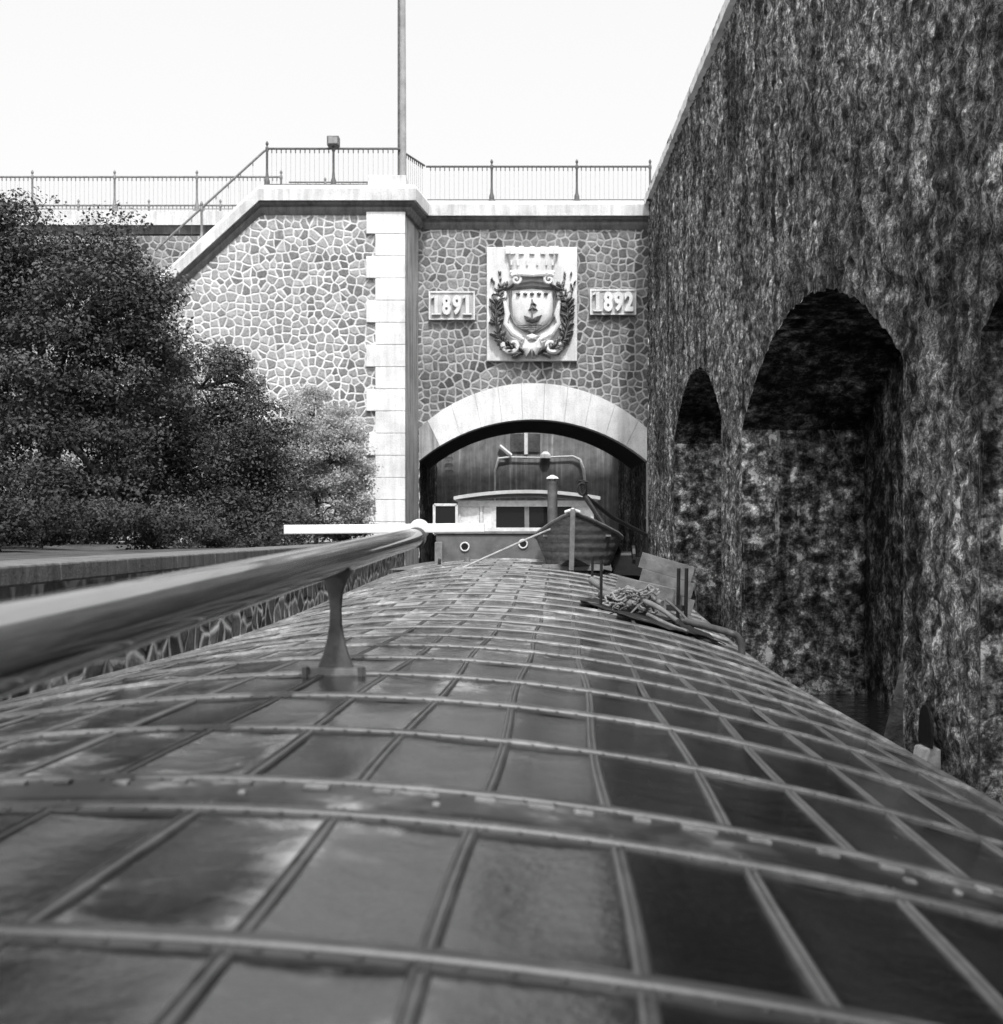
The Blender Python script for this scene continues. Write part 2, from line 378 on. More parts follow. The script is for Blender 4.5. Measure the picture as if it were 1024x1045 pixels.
# voussoirs
def ringpt(t):   # t in 0..1 along the arch
    x = XL+(XR-XL)*t; return x
nb = 11
for i in range(nb):
    t0, t1 = i/nb+.0005, (i+1)/nb-.0005; mb = MB(); k = 6; lo = []; up = []
    for j in range(k+1):
        t = t0+(t1-t0)*j/k; xi = XL+(XR-XL)*t; xi_o = ax+(xi-ax)*1.0
        # joints radial: the extrados point leans outward
        xo = min(XR, max(XL, ax+(xi-ax)*1.13))
        lo.append((xi, intr(xi))); up.append((xo, extr(xo)))
    y0, y1 = AY-.06, AY+.5; vs = []; fs = []
    for a_, b_ in zip(lo, up): vs += [(a_[0], y0, a_[1]), (b_[0], y0, b_[1]), (b_[0], y1, b_[1]), (a_[0], y1, a_[1])]
    for j in range(k):
        q = j*4
        for s_ in range(4): fs.append((q+s_, q+(s_+1) % 4, q+4+(s_+1) % 4, q+4+s_))
    fs += [(3, 2, 1, 0), tuple(k*4+s_ for s_ in range(4))]
    MB().add(vs, fs).build('voussoir', M['ashlar'] if 0 < i else M['return'], portal)
# barrel and jambs, 5 m deep
ts = np.linspace(XL, XR, 60); ys = np.linspace(AY+.02, 45, 12)
V = np.array([[(t, y, intr(t)+.01) for y in ys] for t in ts]); idx = np.arange(60*12).reshape(60, 12)
vault = (V.reshape(-1, 3), np.stack([idx[:-1, :-1], idx[1:, :-1], idx[1:, 1:], idx[:-1, 1:]], -1).reshape(-1, 4))
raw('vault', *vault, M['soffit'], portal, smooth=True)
jl = colwall(np.linspace(AY, 50.5, 60), lambda t: -.5, lambda t: intr(XL)+(.06 if t < 45 else 2.6), lambda t, z: (XL, t, z), .15, .05, (1, 0, 0))
jr = colwall(np.linspace(AY, 50.5, 60), lambda t: -.5, lambda t: intr(XL)+(.06 if t < 45 else 2.6), lambda t, z: (XR, t, z), .15, .05, (-1, 0, 0))
raw('jamb', *jl, M['jamb'], portal, smooth=True); raw('jamb', *jr, M['jamb'], portal, smooth=True)
mbq = MB(); mbq.box((XR+.03, AY-.02, 2.4), (.1, .12, 5.6)); mbq.build('jamb_quoin', ashlar('jamb edge stone', .45, .5), portal)
# back face of the bridge above the vault
mb = MB(); V, F = colwall(np.linspace(XL, XR, 60), lambda t: intr(t), lambda t: EYE+9.6, lambda t, z: (t, 45, z), .5); raw('rear_wall', V, F, M['portal'], portal)

# left wing wall with sloping top
wing = thing('wing_wall', (-7, PY, GZ), 'pale polygonal stone wing wall with sloping stone coping left of the arch', 'wall')
def wtop(x): return EYE+(9.6 if x > -7.35 else 9.6+(x+7.35)*.91)
V, F = colwall(np.linspace(-11.6, -3.1, 90), lambda t: GZ-1, wtop, lambda t, z: (t, PY, z), .15); raw('masonry', V, F, M['wing'], wing)
# quoins
z = EYE+9.6; i = 0
while z > EYE-2.8:
    hgt = .66; xl = -4.2 if i % 2 == 0 else -3.93
    MB().box(((xl-3.04)/2, PY+.0, z-hgt/2), (-3.04-xl, .2, hgt-.012)).build('quoin', M['ashlar'], wing, bevel=.012)
    z -= hgt; i += 1
# splayed return face to the arch wall
V, F = colwall(np.linspace(0, 1, 20), lambda t: -.5, lambda t: EYE+9.6, lambda t, z: (-3.04+t*.26, PY-.09+t*(AY+.1-PY), z), .2, .02, (1, 0, 0))
raw('return_face', V, F, M['return'], wing)
V, F = colwall(np.linspace(0, 1, 20), lambda t: -.5, lambda t: EYE-.1, lambda t, z: (-4.3+t*1.26, PY-.01, z), .2, .03, (0, -1, 0)); raw('footing', V, F, M['quay'], wing)

# coping + cornice extruded along the wall tops
def sweep(nodes, sect):
    vs = []; fs = []; k = len(sect)
    for (x, y, z_, ox, oy) in nodes:
        for (o_, u_) in sect: vs.append((x+ox*o_, y+oy*o_, z_+u_))
    for i in range(len(nodes)-1):
        for j in range(k): fs.append((i*k+j, i*k+(j+1) % k, (i+1)*k+(j+1) % k, (i+1)*k+j))
    fs += [tuple(range(k))[::-1], tuple(range((len(nodes)-1)*k, len(nodes)*k))]
    return MB().add(vs, fs)
slab = [(.32, 9.88), (.34, 10.22), (.28, 10.34), (-.5, 10.36), (-.5, 9.88)]
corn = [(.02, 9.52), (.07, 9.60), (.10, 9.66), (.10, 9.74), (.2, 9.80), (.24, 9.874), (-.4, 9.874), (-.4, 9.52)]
left_nodes = [(-10.5, PY, EYE-2.87, 0, -1), (-7.35, PY, EYE, 0, -1), (-2.95, PY-.02, EYE, .75, -1), (-2.70, AY-.02, EYE, .9, -.6)]
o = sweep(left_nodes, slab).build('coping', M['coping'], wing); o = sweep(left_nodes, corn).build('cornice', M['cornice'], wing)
rn = [(-2.70, AY, EYE, .9, -1.), (-2.5, AY, EYE-.0, 0, -1), (WX, AY, EYE, 0, -1)]
rn = [(-2.62, AY, EYE, .0, -1), (WX, AY, EYE, 0, -1)]
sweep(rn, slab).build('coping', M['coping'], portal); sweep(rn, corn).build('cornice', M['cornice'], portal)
# retaining wall further back on the left
ret = thing('retaining_wall', (-20, 42.5, GZ), 'long retaining wall with pale parapet slab far behind the dark trees on the left', 'wall')
V, F = colwall(np.linspace(-60, -3.2, 60), lambda t: GZ-1, lambda t: EYE+9.95, lambda t, z: (t, 42.5, z), .4); raw('masonry', V, F, M['portal'], ret)
sweep([(-60, 42.5, EYE+.25, 0, -1), (-7.0, 42.5, EYE+.25, 0, -1)], [(.2, 10.02), (.22, 10.48), (-.4, 10.5), (-.4, 10.02)]).build('parapet', M['coping'], ret)
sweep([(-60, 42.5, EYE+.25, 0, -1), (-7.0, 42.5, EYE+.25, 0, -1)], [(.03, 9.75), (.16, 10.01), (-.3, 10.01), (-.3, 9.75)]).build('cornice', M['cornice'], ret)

# ------------------------------------------------------------------ quay
quay = thing('quay_wall', (QX, 20, 0), 'low stone quay wall with flat coping along the left of the barge', 'quay')
V, F = colwall(np.linspace(-14, PY, 420), lambda t: -.5, lambda t: GZ-.1, lambda t, z: (QX, t, z), .1, .05, (1, 0, 0)); raw('masonry', V, F, M['quay'], quay, smooth=True)
y = -14.
while y < PY-.1:
    L = min(1.5, PY-.1-y); MB().box((QX-.24, y+L/2, GZ-.045), (.66, L-.008, .13)).build('coping_stone', M['cornice'] if True else None, quay, bevel=.015); y += 1.5

# ------------------------------------------------------------------ gate wall beyond the bridge
gw = thing('lock_gate', (1, 50, 0), 'streaked grey lock gate with a pale frame closing the passage beyond the bridge arch', 'lock gate')
m = NM('streaked gate iron', .7, .3)
s1 = m.noise(1, 6, .7, m.pos(5, 1, .18)); s2 = m.noise(3, 6, .6)
m.col(m.mix(1, m.ramp(s1, (.35, .2), (.55, .3), (.66, .6)), m.ramp(s2, (.3, .6), (.7, 1.1)), 'MULTIPLY')); m.bump(s1, .03)
MB().box((.8, 50.2, 3.6), (7.4, .3, 8.2)).build('gate_leaf', m.m, gw)
M['dim'] = simple('dark opening', .09, .8, .6, 3)  # flat dark grey for the hatch openings
fr = MB(); fm = simple('pale wet frame', .9, .6, .3, 6)
pts = [P(505, 520, 49.9), P(505.5, 480, 49.9), P(509, 468, 49.9), P(520, 466.5, 49.9), P(550, 467, 49.9), P(585, 465.5, 49.9), P(592, 469, 49.9), P(596, 480, 49.9), P(599, 520, 49.9)]
fr.tube(pts, [.03, .045, .06, .035, .03, .035, .06, .07, .03], 8); fr.tube([P(510, 455, 49.9), P(522, 465, 49.9)], .08, 6); fr.build('frame', fm, gw, smooth=True)
bb = MB(); bb.box(P(528, 452, 50.03), (.55, .1, .7)); bb.build('hatch_opening', M['dim'], gw)
bb = MB(); bb.box(P(545, 452, 50.03), (.5, .1, .7)); bb.build('hatch_opening', M['dim'], gw)
bb = MB(); bb.box(P(537, 448, 49.98), (.14, .1, 1.2)); bb.build('post', fm, gw)
bb = MB(); bb.lathe(P(557, 465, 49.9), [(.22, -.1), (.2, .05), (.08, .16)], 10); bb.build('boss', fm, gw)
lad = MB()
for k in range(14): lad.bar(P(455, 462+k*6.5, 49.9), P(463, 462+k*6.5, 49.9), .04, .06)
lad.bar(P(455, 455, 49.93), P(455, 560, 49.93), .04, .05); lad.bar(P(463, 455, 49.93), P(463, 560, 49.93), .04, .05)
tag(lad.build('ladder', simple('worn ladder iron', .25, .6), loc=P(459, 560, 49.9)), 'narrow iron ladder on the lock gate seen at the left inside the arch', 'ladder')

# ------------------------------------------------------------------ date plates
def textmesh(s_, size, ext, off):
    cu = bpy.data.curves.new('t', 'FONT'); cu.body = s_; cu.size = size; cu.extrude = ext; cu.offset = off; cu.align_x = 'CENTER'; cu.bevel_depth = .006
    cu.space_character = 1.0
    t = bpy.data.objects.new('t', cu); C.objects.link(t); bpy.context.view_layer.update()
    me = bpy.data.meshes.new_from_object(t.evaluated_get(bpy.context.evaluated_depsgraph_get()))
    bpy.data.objects.remove(t); return me
M['plate'] = ashlar('toned plate stone', .6, .3)  # slab toned darker than its numerals and border
def plate(txt, x0, x1, y0, y1, label):
    a, b = P(x0, y1, AY), P(x1, y0, AY); c = (a+b)/2; W_, H_ = b.x-a.x, b.z-a.z
    t = thing('date_plate', (c.x, AY, a.z), label, 'date stone')
    MB().box((c.x, AY-.03, c.z), (W_, .2, H_)).build('slab', M['plate'], t, bevel=.015)
    e = .05
    fr = MB()
    fr.box((c.x, AY-.15, a.z+e/2), (W_, .05, e)); fr.box((c.x, AY-.15, b.z-e/2), (W_, .05, e)); fr.box((a.x+e/2, AY-.15, c.z), (e, .05, H_-2*e-.004)); fr.box((b.x-e/2, AY-.15, c.z), (e, .05, H_-2*e-.004))
    fr.build('raised_border', M['relief'], t)
    adv = W_*.225
    for k, ch in enumerate(txt):
        X = c.x+(k-1.5)*adv; zb_ = c.z-.31; yf = AY-.13
        if ch == '1':
            mb = MB(); mb.box((X, yf-.06, zb_+.33), (.115, .14, .56)); mb.box((X, yf-.06, zb_+.025), (.28, .14, .05-.004))
            mb.prism([(X-.062, yf-.13, zb_+.62), (X-.062, yf-.13, zb_+.53), (X-.15, yf-.13, zb_+.50), (X-.15, yf-.13, zb_+.56)], (0, .14, 0))
            bm = bmesh.new(); mb.build('numeral', M['ashlar'], t, bevel=.008); bm.free(); continue
        me = textmesh(ch, .86, .07, .035); co = np.zeros(len(me.vertices)*3); me.vertices.foreach_get('co', co); co = co.reshape(-1, 3)
        cx = (co[:, 0].min()+co[:, 0].max())/2; h = co[:, 1].max()-co[:, 1].min(); bot = co[:, 1].min(); wd = co[:, 0].max()-co[:, 0].min()
        q = np.stack([(co[:, 0]-cx)*(adv*.86/wd), -co[:, 2], (co[:, 1]-bot)*(.62/h)], -1)
        me.vertices.foreach_set('co', q.ravel()); me.update(); me.materials.append(M['ashlar'])
        d = bpy.data.objects.new('numeral', me); C.objects.link(d); d.parent = t
        d.location = Vector((X, yf-.06, zb_))-t.location
plate('1891', 438, 485, 298, 327, 'stone date plate reading 1891 left of the coat of arms')
plate('1892', 602, 649, 296, 322, 'stone date plate reading 1892 right of the coat of arms')

# ------------------------------------------------------------------ coat of arms
arms = thing('coat_of_arms', P(543, 369, AY), 'large white carved coat of arms with mural crown and leaf garlands above the arch', 'coat of arms')
fy = AY-.14
def A(px, py, out=0.): p = P(px, py, AY); return Vector((p.x, fy-out, p.z))
a, b = P(497, 369, AY), P(589, 253, AY)
MB().box(((a.x+b.x)/2, AY-.02, (a.z+b.z)/2), (b.x-a.x, .24, b.z-a.z)).build('slab', M['relief'], arms, bevel=.02)
def dome(mb, poly, h, steps=4):
    """inflated polygon relief; poly in pixel units on the plaque"""
    c = np.mean(poly, axis=0); n = len(poly); rings = []
    for k in range(steps+1):
        f = 1-k/steps*.85; hh = h*math.sin(math.acos(max(-1, min(1, f)))) if k else -.03
        rings.append([A(c[0]+(p[0]-c[0])*f, c[1]+(p[1]-c[1])*f, hh) for p in poly])
    vs = [v for r in rings for v in r]; fs = []
    for k in range(steps):
        for j in range(n): fs.append((k*n+j, k*n+(j+1) % n, (k+1)*n+(j+1) % n, (k+1)*n+j))
    fs.append(tuple(steps*n+j for j in range(n)))
    mb.add(vs, fs)
def leaf(mb, x, y, L, W_, ang, h=.12):
    c_, s_ = math.cos(ang), math.sin(ang)
    pts = [(0, 0), (.2, .6), (.35, .45), (.5, 1), (.65, .6), (.8, .75), (1, 0), (.8, -.75), (.65, -.6), (.5, -1), (.35, -.45), (.2, -.6)]
    dome(mb, [(x+(u*L)*c_-(v*W_/2)*s_, y+(u*L)*s_+(v*W_/2)*c_) for u, v in pts], h, 3)
def spiral(mb, cx, cy, r0, turns, a0, sgn, rad=.07, out=.08):
    pts = []; n = 26
    for i in range(n):
        t = i/(n-1); rr = r0*(1-t*.85); a_ = a0+sgn*turns*2*math.pi*t
        pts.append(A(cx+rr*math.cos(a_), cy+rr*math.sin(a_), out))
    mb.tube(pts, [rad*(1-.5*i/n) for i in range(n)], 7)
# mural crown
cr = MB()
n = 16; vs = []; fs = []
for k, (yy, hw_) in enumerate([(279.5, 21), (276, 21.5), (266, 24), (259, 25.5)]):
    for j in range(n+1):
        a_ = math.pi*j/n; vs.append(A(543-hw_*math.cos(a_), yy+3.0*math.sin(a_), .02+.36*math.sin(a_)))
for k in range(3):
    for j in range(n): fs.append((k*(n+1)+j, k*(n+1)+j+1, (k+1)*(n+1)+j+1, (k+1)*(n+1)+j))
top = [3*(n+1)+j for j in range(n+1)]; fs.append(tuple(top)); cr.add(vs, fs)
for j in range(7):
    a_ = math.pi*(j+.5)/7; p = A(543-25*math.cos(a_), 259+3*math.sin(a_), .04+.34*math.sin(a_)); cr.box(p+Vector((0, 0, .08)), (.15, .14, .24))
for j in range(6):
    a_ = math.pi*(j+1)/7; p = A(543-23.2*math.cos(a_), 269+3*math.sin(a_), .05+.36*math.sin(a_)); cr.box(p, (.05, .06, .16))
cr.build('mural_crown', M['relief'], arms)
# crown band with volutes
bn = MB(); 
bn.tube([A(521, 280, .2), A(532, 283, .34), A(543, 284, .38), A(554, 283, .34), A(565, 280, .2)], .07, 8)
dome(bn, [(519, 292), (522, 284), (532, 282), (543, 281), (554, 282), (565, 284), (568, 292), (556, 291), (543, 289), (530, 291)], .2)
spiral(bn, 527, 288, 6.0, 1.4, -2.5, 1, .06, .3); spiral(bn, 560, 288, 6.0, 1.4, -.64, -1, .06, .3)
bn.build('scroll_band', M['relief'], arms, smooth=True)
# shield
sh = MB(); shp = [(521, 296), (543, 294), (566, 296), (566, 312), (565, 324), (560, 332), (551, 338), (543, 342), (535, 338), (526, 332), (522, 324), (521, 312)]
dome(sh, shp, .24, 6); sh.build('shield', M['relief'], arms, smooth=True)
rm = MB(); rm.tube([A(*p, .05) for p in shp+[shp[0]]], .045, 7); rm.build('shield_rim', M['foliage_relief'], arms, smooth=True)
ch = MB()
for k in range(5):
    x = 529+k*7
    leaf(ch, x, 305, 6, 2.6, -math.pi/2, .3); leaf(ch, x, 302.5, 3, 1.8, -2.6, .3); leaf(ch, x, 302.5, 3, 1.8, -.5, .3)
ch.build('lily_row', M['foliage_relief'], arms)
bt = MB()                                            # sailing ship on waves
dome(bt, [(532, 323), (536, 327), (550, 327), (556, 322), (551, 331), (543, 333), (535, 330)], .38, 3)
dome(bt, [(537, 320), (543, 309), (551, 320)], .36, 3); dome(bt, [(540, 314), (543, 308), (549, 314)], .38, 3)
bt.tube([A(543, 328, .3), A(543, 308, .3)], .03, 6)
for k in range(3): bt.tube([A(528+j*5+k*2, 333+k*2+(j % 2)*1.0, .22) for j in range(6-k)], .025, 5)
bt.build('carved_ship', M['foliage_relief'], arms)
# garlands
for sgn in (-1, 1):
    ga = MB(); rr = random.Random(5+sgn)
    stem = [(543+sgn*6, 362), (543+sgn*20, 358), (543+sgn*33, 347), (543+sgn*37, 330), (543+sgn*36, 312), (543+sgn*31, 299), (543+sgn*26, 296)]
    ga.tube([A(*p, .06) for p in stem], .04, 6)
    for k in range(120):
        t = rr.random()*(len(stem)-1.01); i = int(t); f = t-i
        x = stem[i][0]*(1-f)+stem[i+1][0]*f; y = stem[i][1]*(1-f)+stem[i+1][1]*f
        dx = stem[i+1][0]-stem[i][0]; dy = stem[i+1][1]-stem[i][1]; an = math.atan2(dy, dx)+rr.choice((-1, 1))*rr.uniform(.4, 1.1)
        L = rr.uniform(6.5, 11)
        ex = x+L*math.cos(an)
        if abs(ex-543) > 45 or abs(ex-543) < 24 and y < 340: an = math.pi-an if rr.random() < .5 else math.atan2(dy, dx)
        if abs(x+L*math.cos(an)-543) > 45: L *= .45
        leaf(ga, x, y, L, rr.uniform(2.6, 4.2), an, rr.uniform(.16, .34))
    for k in range(9): leaf(ga, 543+sgn*rr.uniform(30, 42), rr.uniform(281, 300), 6, 2.6, -math.pi/2+rr.uniform(-.6, .6), .16)
    ga.build('garland', M['foliage_relief'], arms)
    vo = MB(); spiral(vo, 543+sgn*31, 302, 6.5, 1.1, -math.pi/2+sgn*1.2, sgn, .08, .14); vo.tube([A(543+sgn*28, 309, .16), A(543+sgn*25, 322, .2), A(543+sgn*27, 332, .2), A(543+sgn*20, 342, .2), A(543+sgn*9, 348, .14)], [.05, .09, .08, .1, .06], 8)
    spiral(vo, 543+sgn*20, 353, 10, .9, math.pi/2-sgn*1.8, sgn, .09, .16)
    dome(vo, [(543+sgn*24, 314), (543+sgn*28, 318), (543+sgn*28, 326), (543+sgn*25, 330), (543+sgn*22, 322)], .25)
    vo.build('volute', M['relief'], arms, smooth=True)
dp = MB(); dome(dp, [(534, 345), (543, 343), (552, 345), (554, 356), (548, 366), (545, 360), (543, 368), (541, 360), (536, 367), (531, 357)], .3, 4)
dome(dp, [(535, 344), (543, 341), (551, 344), (549, 350), (543, 352), (537, 350)], .38, 4); dp.build('drapery_knot', M['relief'], arms)

# ------------------------------------------------------------------ railings
def catmull(pts, n=6):
    pts = [Vector(p) for p in pts]; q = [pts[0]*2-pts[1]]+pts+[pts[-1]*2-pts[-2]]; out = []
    for i in range(1, len(q)-2):
        for k in range(n):
            t = k/n; a, b, c, d = q[i-1:i+3]
            out.append(.5*((2*b)+(c-a)*t+(2*a-5*b+4*c-d)*t*t+(3*b-a-3*c+d)*t**3))
    return out+[pts[-1]]
def railing(label, rail, posts, H_, m, group=None, pick=.14, pr=.0042, cap=True, low=.1, postr=.035):
    """rail: list of base points (x,y,z); posts: fractional positions as points"""
    t = thing('railing', rail[0], label, 'railing', group)
    up = Vector((0, 0, H_))
    mb = MB(); mb.tube([Vector(p)+up for p in rail], .035, 8); mb.build('top_rail', m, t, smooth=True)
    mb = MB(); mb.tube([Vector(p)+Vector((0, 0, low)) for p in rail], .016, 6); mb.build('bottom_rail', m, t, smooth=True)
    for p in posts:
        mb = MB(); mb.lathe(p, [(.12, 0), (.12, .06), (.085, .09), (.08, .22), (postr*1.4, .3), (postr, .5), (postr, H_-.1), (postr*1.6, H_-.04), (postr*1.3, H_+.04), (.02, H_+.08), (.045, H_+.13), (.045, H_+.17), (.01, H_+.23)], 10)
        mb.build('post', m, t, smooth=True)
    for a, b in zip(rail[:-1], rail[1:]):
        a, b = Vector(a), Vector(b); L = (b-a).length; n = max(2, int(L/pick)); mb = MB()
        for k in range(1, n):
            p = a.lerp(b, k/n); mb.tube([p+Vector((0, 0, low)), p+up], pr, 4, False)
            mb.tube([p+Vector((0, 0, H_-.13)), p+Vector((0, 0, H_-.03))], .022, 4, False)
        mb.build('picket_panel', m, t)
    return t
zt = EYE+10.36
xs = [(502-518)*AY/1300, (589-518)*AY/1300, (672-518)*AY/1300]
railing('iron railing with slender posts on the coping directly above the coat of arms', [(-2.55, AY+.05, zt), (xs[0], AY+.05, zt), (xs[1], AY+.05, zt), (xs[2]-.25, AY+.05, zt)], [(x, AY+.05, zt) for x in (xs[0], xs[1], xs[2]-.25)], 1.14, M['iron'])
fx = lambda px: (px-518)*PY/1300
t = railing('iron railing on the raised coping left of the tall pole', [(fx(272), PY+.1, zt), (fx(340), PY+.1, zt), (fx(406), PY+.1, zt), (-2.6, AY+.05, zt)], [(fx(272), PY+.1, zt), (fx(340), PY+.1, zt)], 1.17, M['iron'])
railing('sloping stair handrail running down along the slanted coping', [(fx(270), PY+.1, zt), (fx(270)-3.3, PY+.1, zt-3.0)], [(fx(205), PY+.1, zt-1.75)], 1.12, M['iron_far'], pick=.45)
bx = lambda px, d: (px-518)*d/1300
zb = EYE+.25+10.5
bp = [bx(x, 42.5) for x in (-220, -135, -51, 33, 117, 201, 287)]
railing('long iron railing on the pale parapet slab behind the trees', [(x, 42.5, zb) for x in bp], [(x, 42.5, zb) for x in bp], 1.17, M['iron_far'])
fz = 46.5; zb2 = EYE+10.9
fp = [bx(x, fz) for x in (-60, 10, 80, 152, 225, 295)]
railing('far iron railing just above the parapet slab on the other side of the street', [(x, fz, zb2) for x in fp], [(x, fz, zb2) for x in fp[:-1]], 1.1, M['iron_far'])
fp = [bx(x, 46.5) for x in (295, 332, 366, 400)]
railing('thin fence seen through the railing left of the tall pole', [(x, 46.5, zb2+.95) for x in fp], [(x, 46.5, zb2+.9) for x in fp[1:2]], 1.0, M['iron_far'], pick=.3, pr=.006)
bxm = MB(); bxm.box((fx(340), PY+.1, zt+1.38), (.36, .3, .28)); 
sb = thing('lamp_box', (fx(340), PY+.1, zt+1.2), 'small dark square box mounted on top of a railing post', 'box')
bxm.build('housing', simple('box paint', .12, .6), sb, bevel=.02); MB().box((fx(340), PY-.06, zt+1.38), (.27, .02, .2)).build('glass', simple('dim glass', .25, .2), sb)
# pole
pl = thing('tall_pole', (fx(409), PY+.3, zt), 'tall slender grey pole rising from the parapet corner into the sky', 'pole')
MB().tube([(fx(410), PY+.3, zt), (fx(410), PY+.3, zt+3), (fx(409.5), PY+.3, zt+10)], [.12, .11, .085], 14).build('shaft', M['pole'], pl, smooth=True)
MB().tube([(fx(406.2), PY+.22, zt), (fx(406.2), PY+.22, zt+9.5)], .028, 8).build('conduit', M['iron'], pl)
MB().box((fx(395), PY+.32, zt+.17), (1.15, .6, .38)).build('pedestal', M['coping'], pl, bevel=.03)

# ------------------------------------------------------------------ barge
HT = np.array([(-6, .50), (-3, .53), (0, .57), (2, .60), (4, .63), (7, .675), (9.5, .712), (10.75, .725), (11.7, .724), (12.6, .715), (13.6, .70), (14.5, .68), (15.5, .654), (18, .586), (20, .53), (22.3, .47), (25, .41), (31, .3), (34, .25)])
_yy = np.linspace(-6, 34, 400); _hh = np.interp(_yy, HT[:, 0], HT[:, 1]); _k = np.ones(21)/21
_hh = np.convolve(np.pad(_hh, 10, mode='edge'), _k, 'valid')
def hh(y): return float(np.interp(y, _yy, _hh))
def apx(y): return -1.024+.0425*y
KC = .063
def D(s, y, up=0.):
    n = Vector((2*KC*s, 0, 1)).normalized()
    return Vector((apx(y)+s, y, EYE-hh(y)-KC*s*s))+n*up
def SL(y): return -1.97*(1 if y > 3 else max(.2, 1-((3-y)/7.5)**2*.5))
def SR(y): return 2.92*(1 if y > 3 else max(.2, 1-((3-y)/7.5)**2*.5))
barge = thing('barge', (-.1, 13, 0), 'long canal barge with arched ribbed hatch covers and a wheelhouse at its far end', 'barge')
# hull
def ring_h(y):
    tp = 1 if y > 2 else max(.05, 1-((2-y)/7)**2); ts_ = 1 if y < 27 else max(.3, 1-((y-27)/6.5)**2*.6)
    q = tp*ts_; c = apx(y)+.475; hw_ = 2.5*q; zt_ = EYE-hh(y)-.55
    zl = EYE-hh(y)-KC*1.97**2-.02; zr = EYE-hh(y)-KC*2.92**2-.02
    return [Vector((c-hw_, y, zl)), Vector((c-hw_, y, .1)), Vector((c-hw_*.9, y, -.3)), Vector((c+hw_*.9, y, -.3)), Vector((c+hw_, y, .1)), Vector((c+hw_, y, zr))]
ysn = list(np.linspace(-4.8, 32, 60)); vs = []; fs = []
for y in ysn: vs += ring_h(y)
for i in range(len(ysn)-1):
    for j in range(5): fs.append((i*6+j, i*6+j+1, (i+1)*6+j+1, (i+1)*6+j))
fs += [tuple(range(6)), tuple(range((len(ysn)-1)*6, len(ysn)*6))]
MB().add(vs, fs).build('hull', simple('tarred hull', .03, .55, .4, 2), barge, smooth=True)
# materials of the cover
m = NM('hatch sheet metal', .3, .5, 0); m.b.inputs['IOR'].default_value = 1.8
n1 = m.noise(2.3, 7, .68, m.pos(1.0, 1.0, 1), .6); n2 = m.noise(9, 6, .75); n3 = m.noise(70, 3, .6)
at = m.n('ShaderNodeAttribute', attribute_name='tone')
ed = m.n('ShaderNodeAttribute', attribute_name='rim')
dust_shade = m.math('ADD', m.math('MULTIPLY', m.math('SUBTRACT', n1, .5), 2.4), m.math('ADD', at.outputs['Fac'], m.math('MULTIPLY', ed.outputs['Fac'], .28)))
dust_shade = m.math('ADD', dust_shade, m.math('MULTIPLY', m.math('SUBTRACT', n2, .5), .7))
c = m.ramp(dust_shade, (.15, .003), (.42, .008), (.58, .05), (.8, .17), (1.0, .32))
c = m.mix(.35, c, m.ramp(n3, (.3, .35), (.7, 1.3)), 'MULTIPLY')
m.col(c); m.rough(m.ramp(dust_shade, (.1, .05), (.45, .12), (.7, .26), (.95, .45))); m.bump(m.math('ADD', n2, m.math('MULTIPLY', n3, .12)), .004); M['sheet'] = m.m
m = NM('hatch rib steel', .45, .5, 0); m.b.inputs['IOR'].default_value = 1.6; n1 = m.noise(3, 6, .7); n2 = m.noise(22, 5, .7)
spx = m.n('ShaderNodeSeparateXYZ'); m.l(m.geo.outputs['Position'], spx.inputs[0])
far_sheen = m.ramp(m.math('MULTIPLY', spx.outputs[1], .05), (.08, .7), (.5, 3.2))  # far ribs lightened to paint in the grazing sky sheen
m.col(m.mix(1, m.mix(.5, m.ramp(n1, (.35, .016), (.55, .045), (.7, .12)), m.ramp(n2, (.3, .4), (.7, 1.4)), 'MULTIPLY'), far_sheen, 'MULTIPLY')); m.bump(m.noise(40, 4), .0006); M['rib'] = m.m
M['batten'] = simple('hatch batten', .05, .3, .6, 6, .0006, .5)
ribs = [.0, .97, 1.91, 2.84, 3.2, 4.12, 5.05, 5.97, 6.90, 7.82, 8.76, 9.7, 10.68]
while ribs[-1] < 22: ribs.append(ribs[-1]+.94)
ribs = [-2.85, -1.9, -.95]+ribs
NS = 34
def sgrid(y): a, b = SL(y), SR(y); return [a+(b-a)*j/NS for j in range(NS+1)]
seams = [.1+(k)*.31-.2 for k in range(-6, 10)]      # -1.96 .. 2.69
seams = [s for s in [1.14+.31*k for k in range(-10, 6)] if -1.9 < s < 2.85]
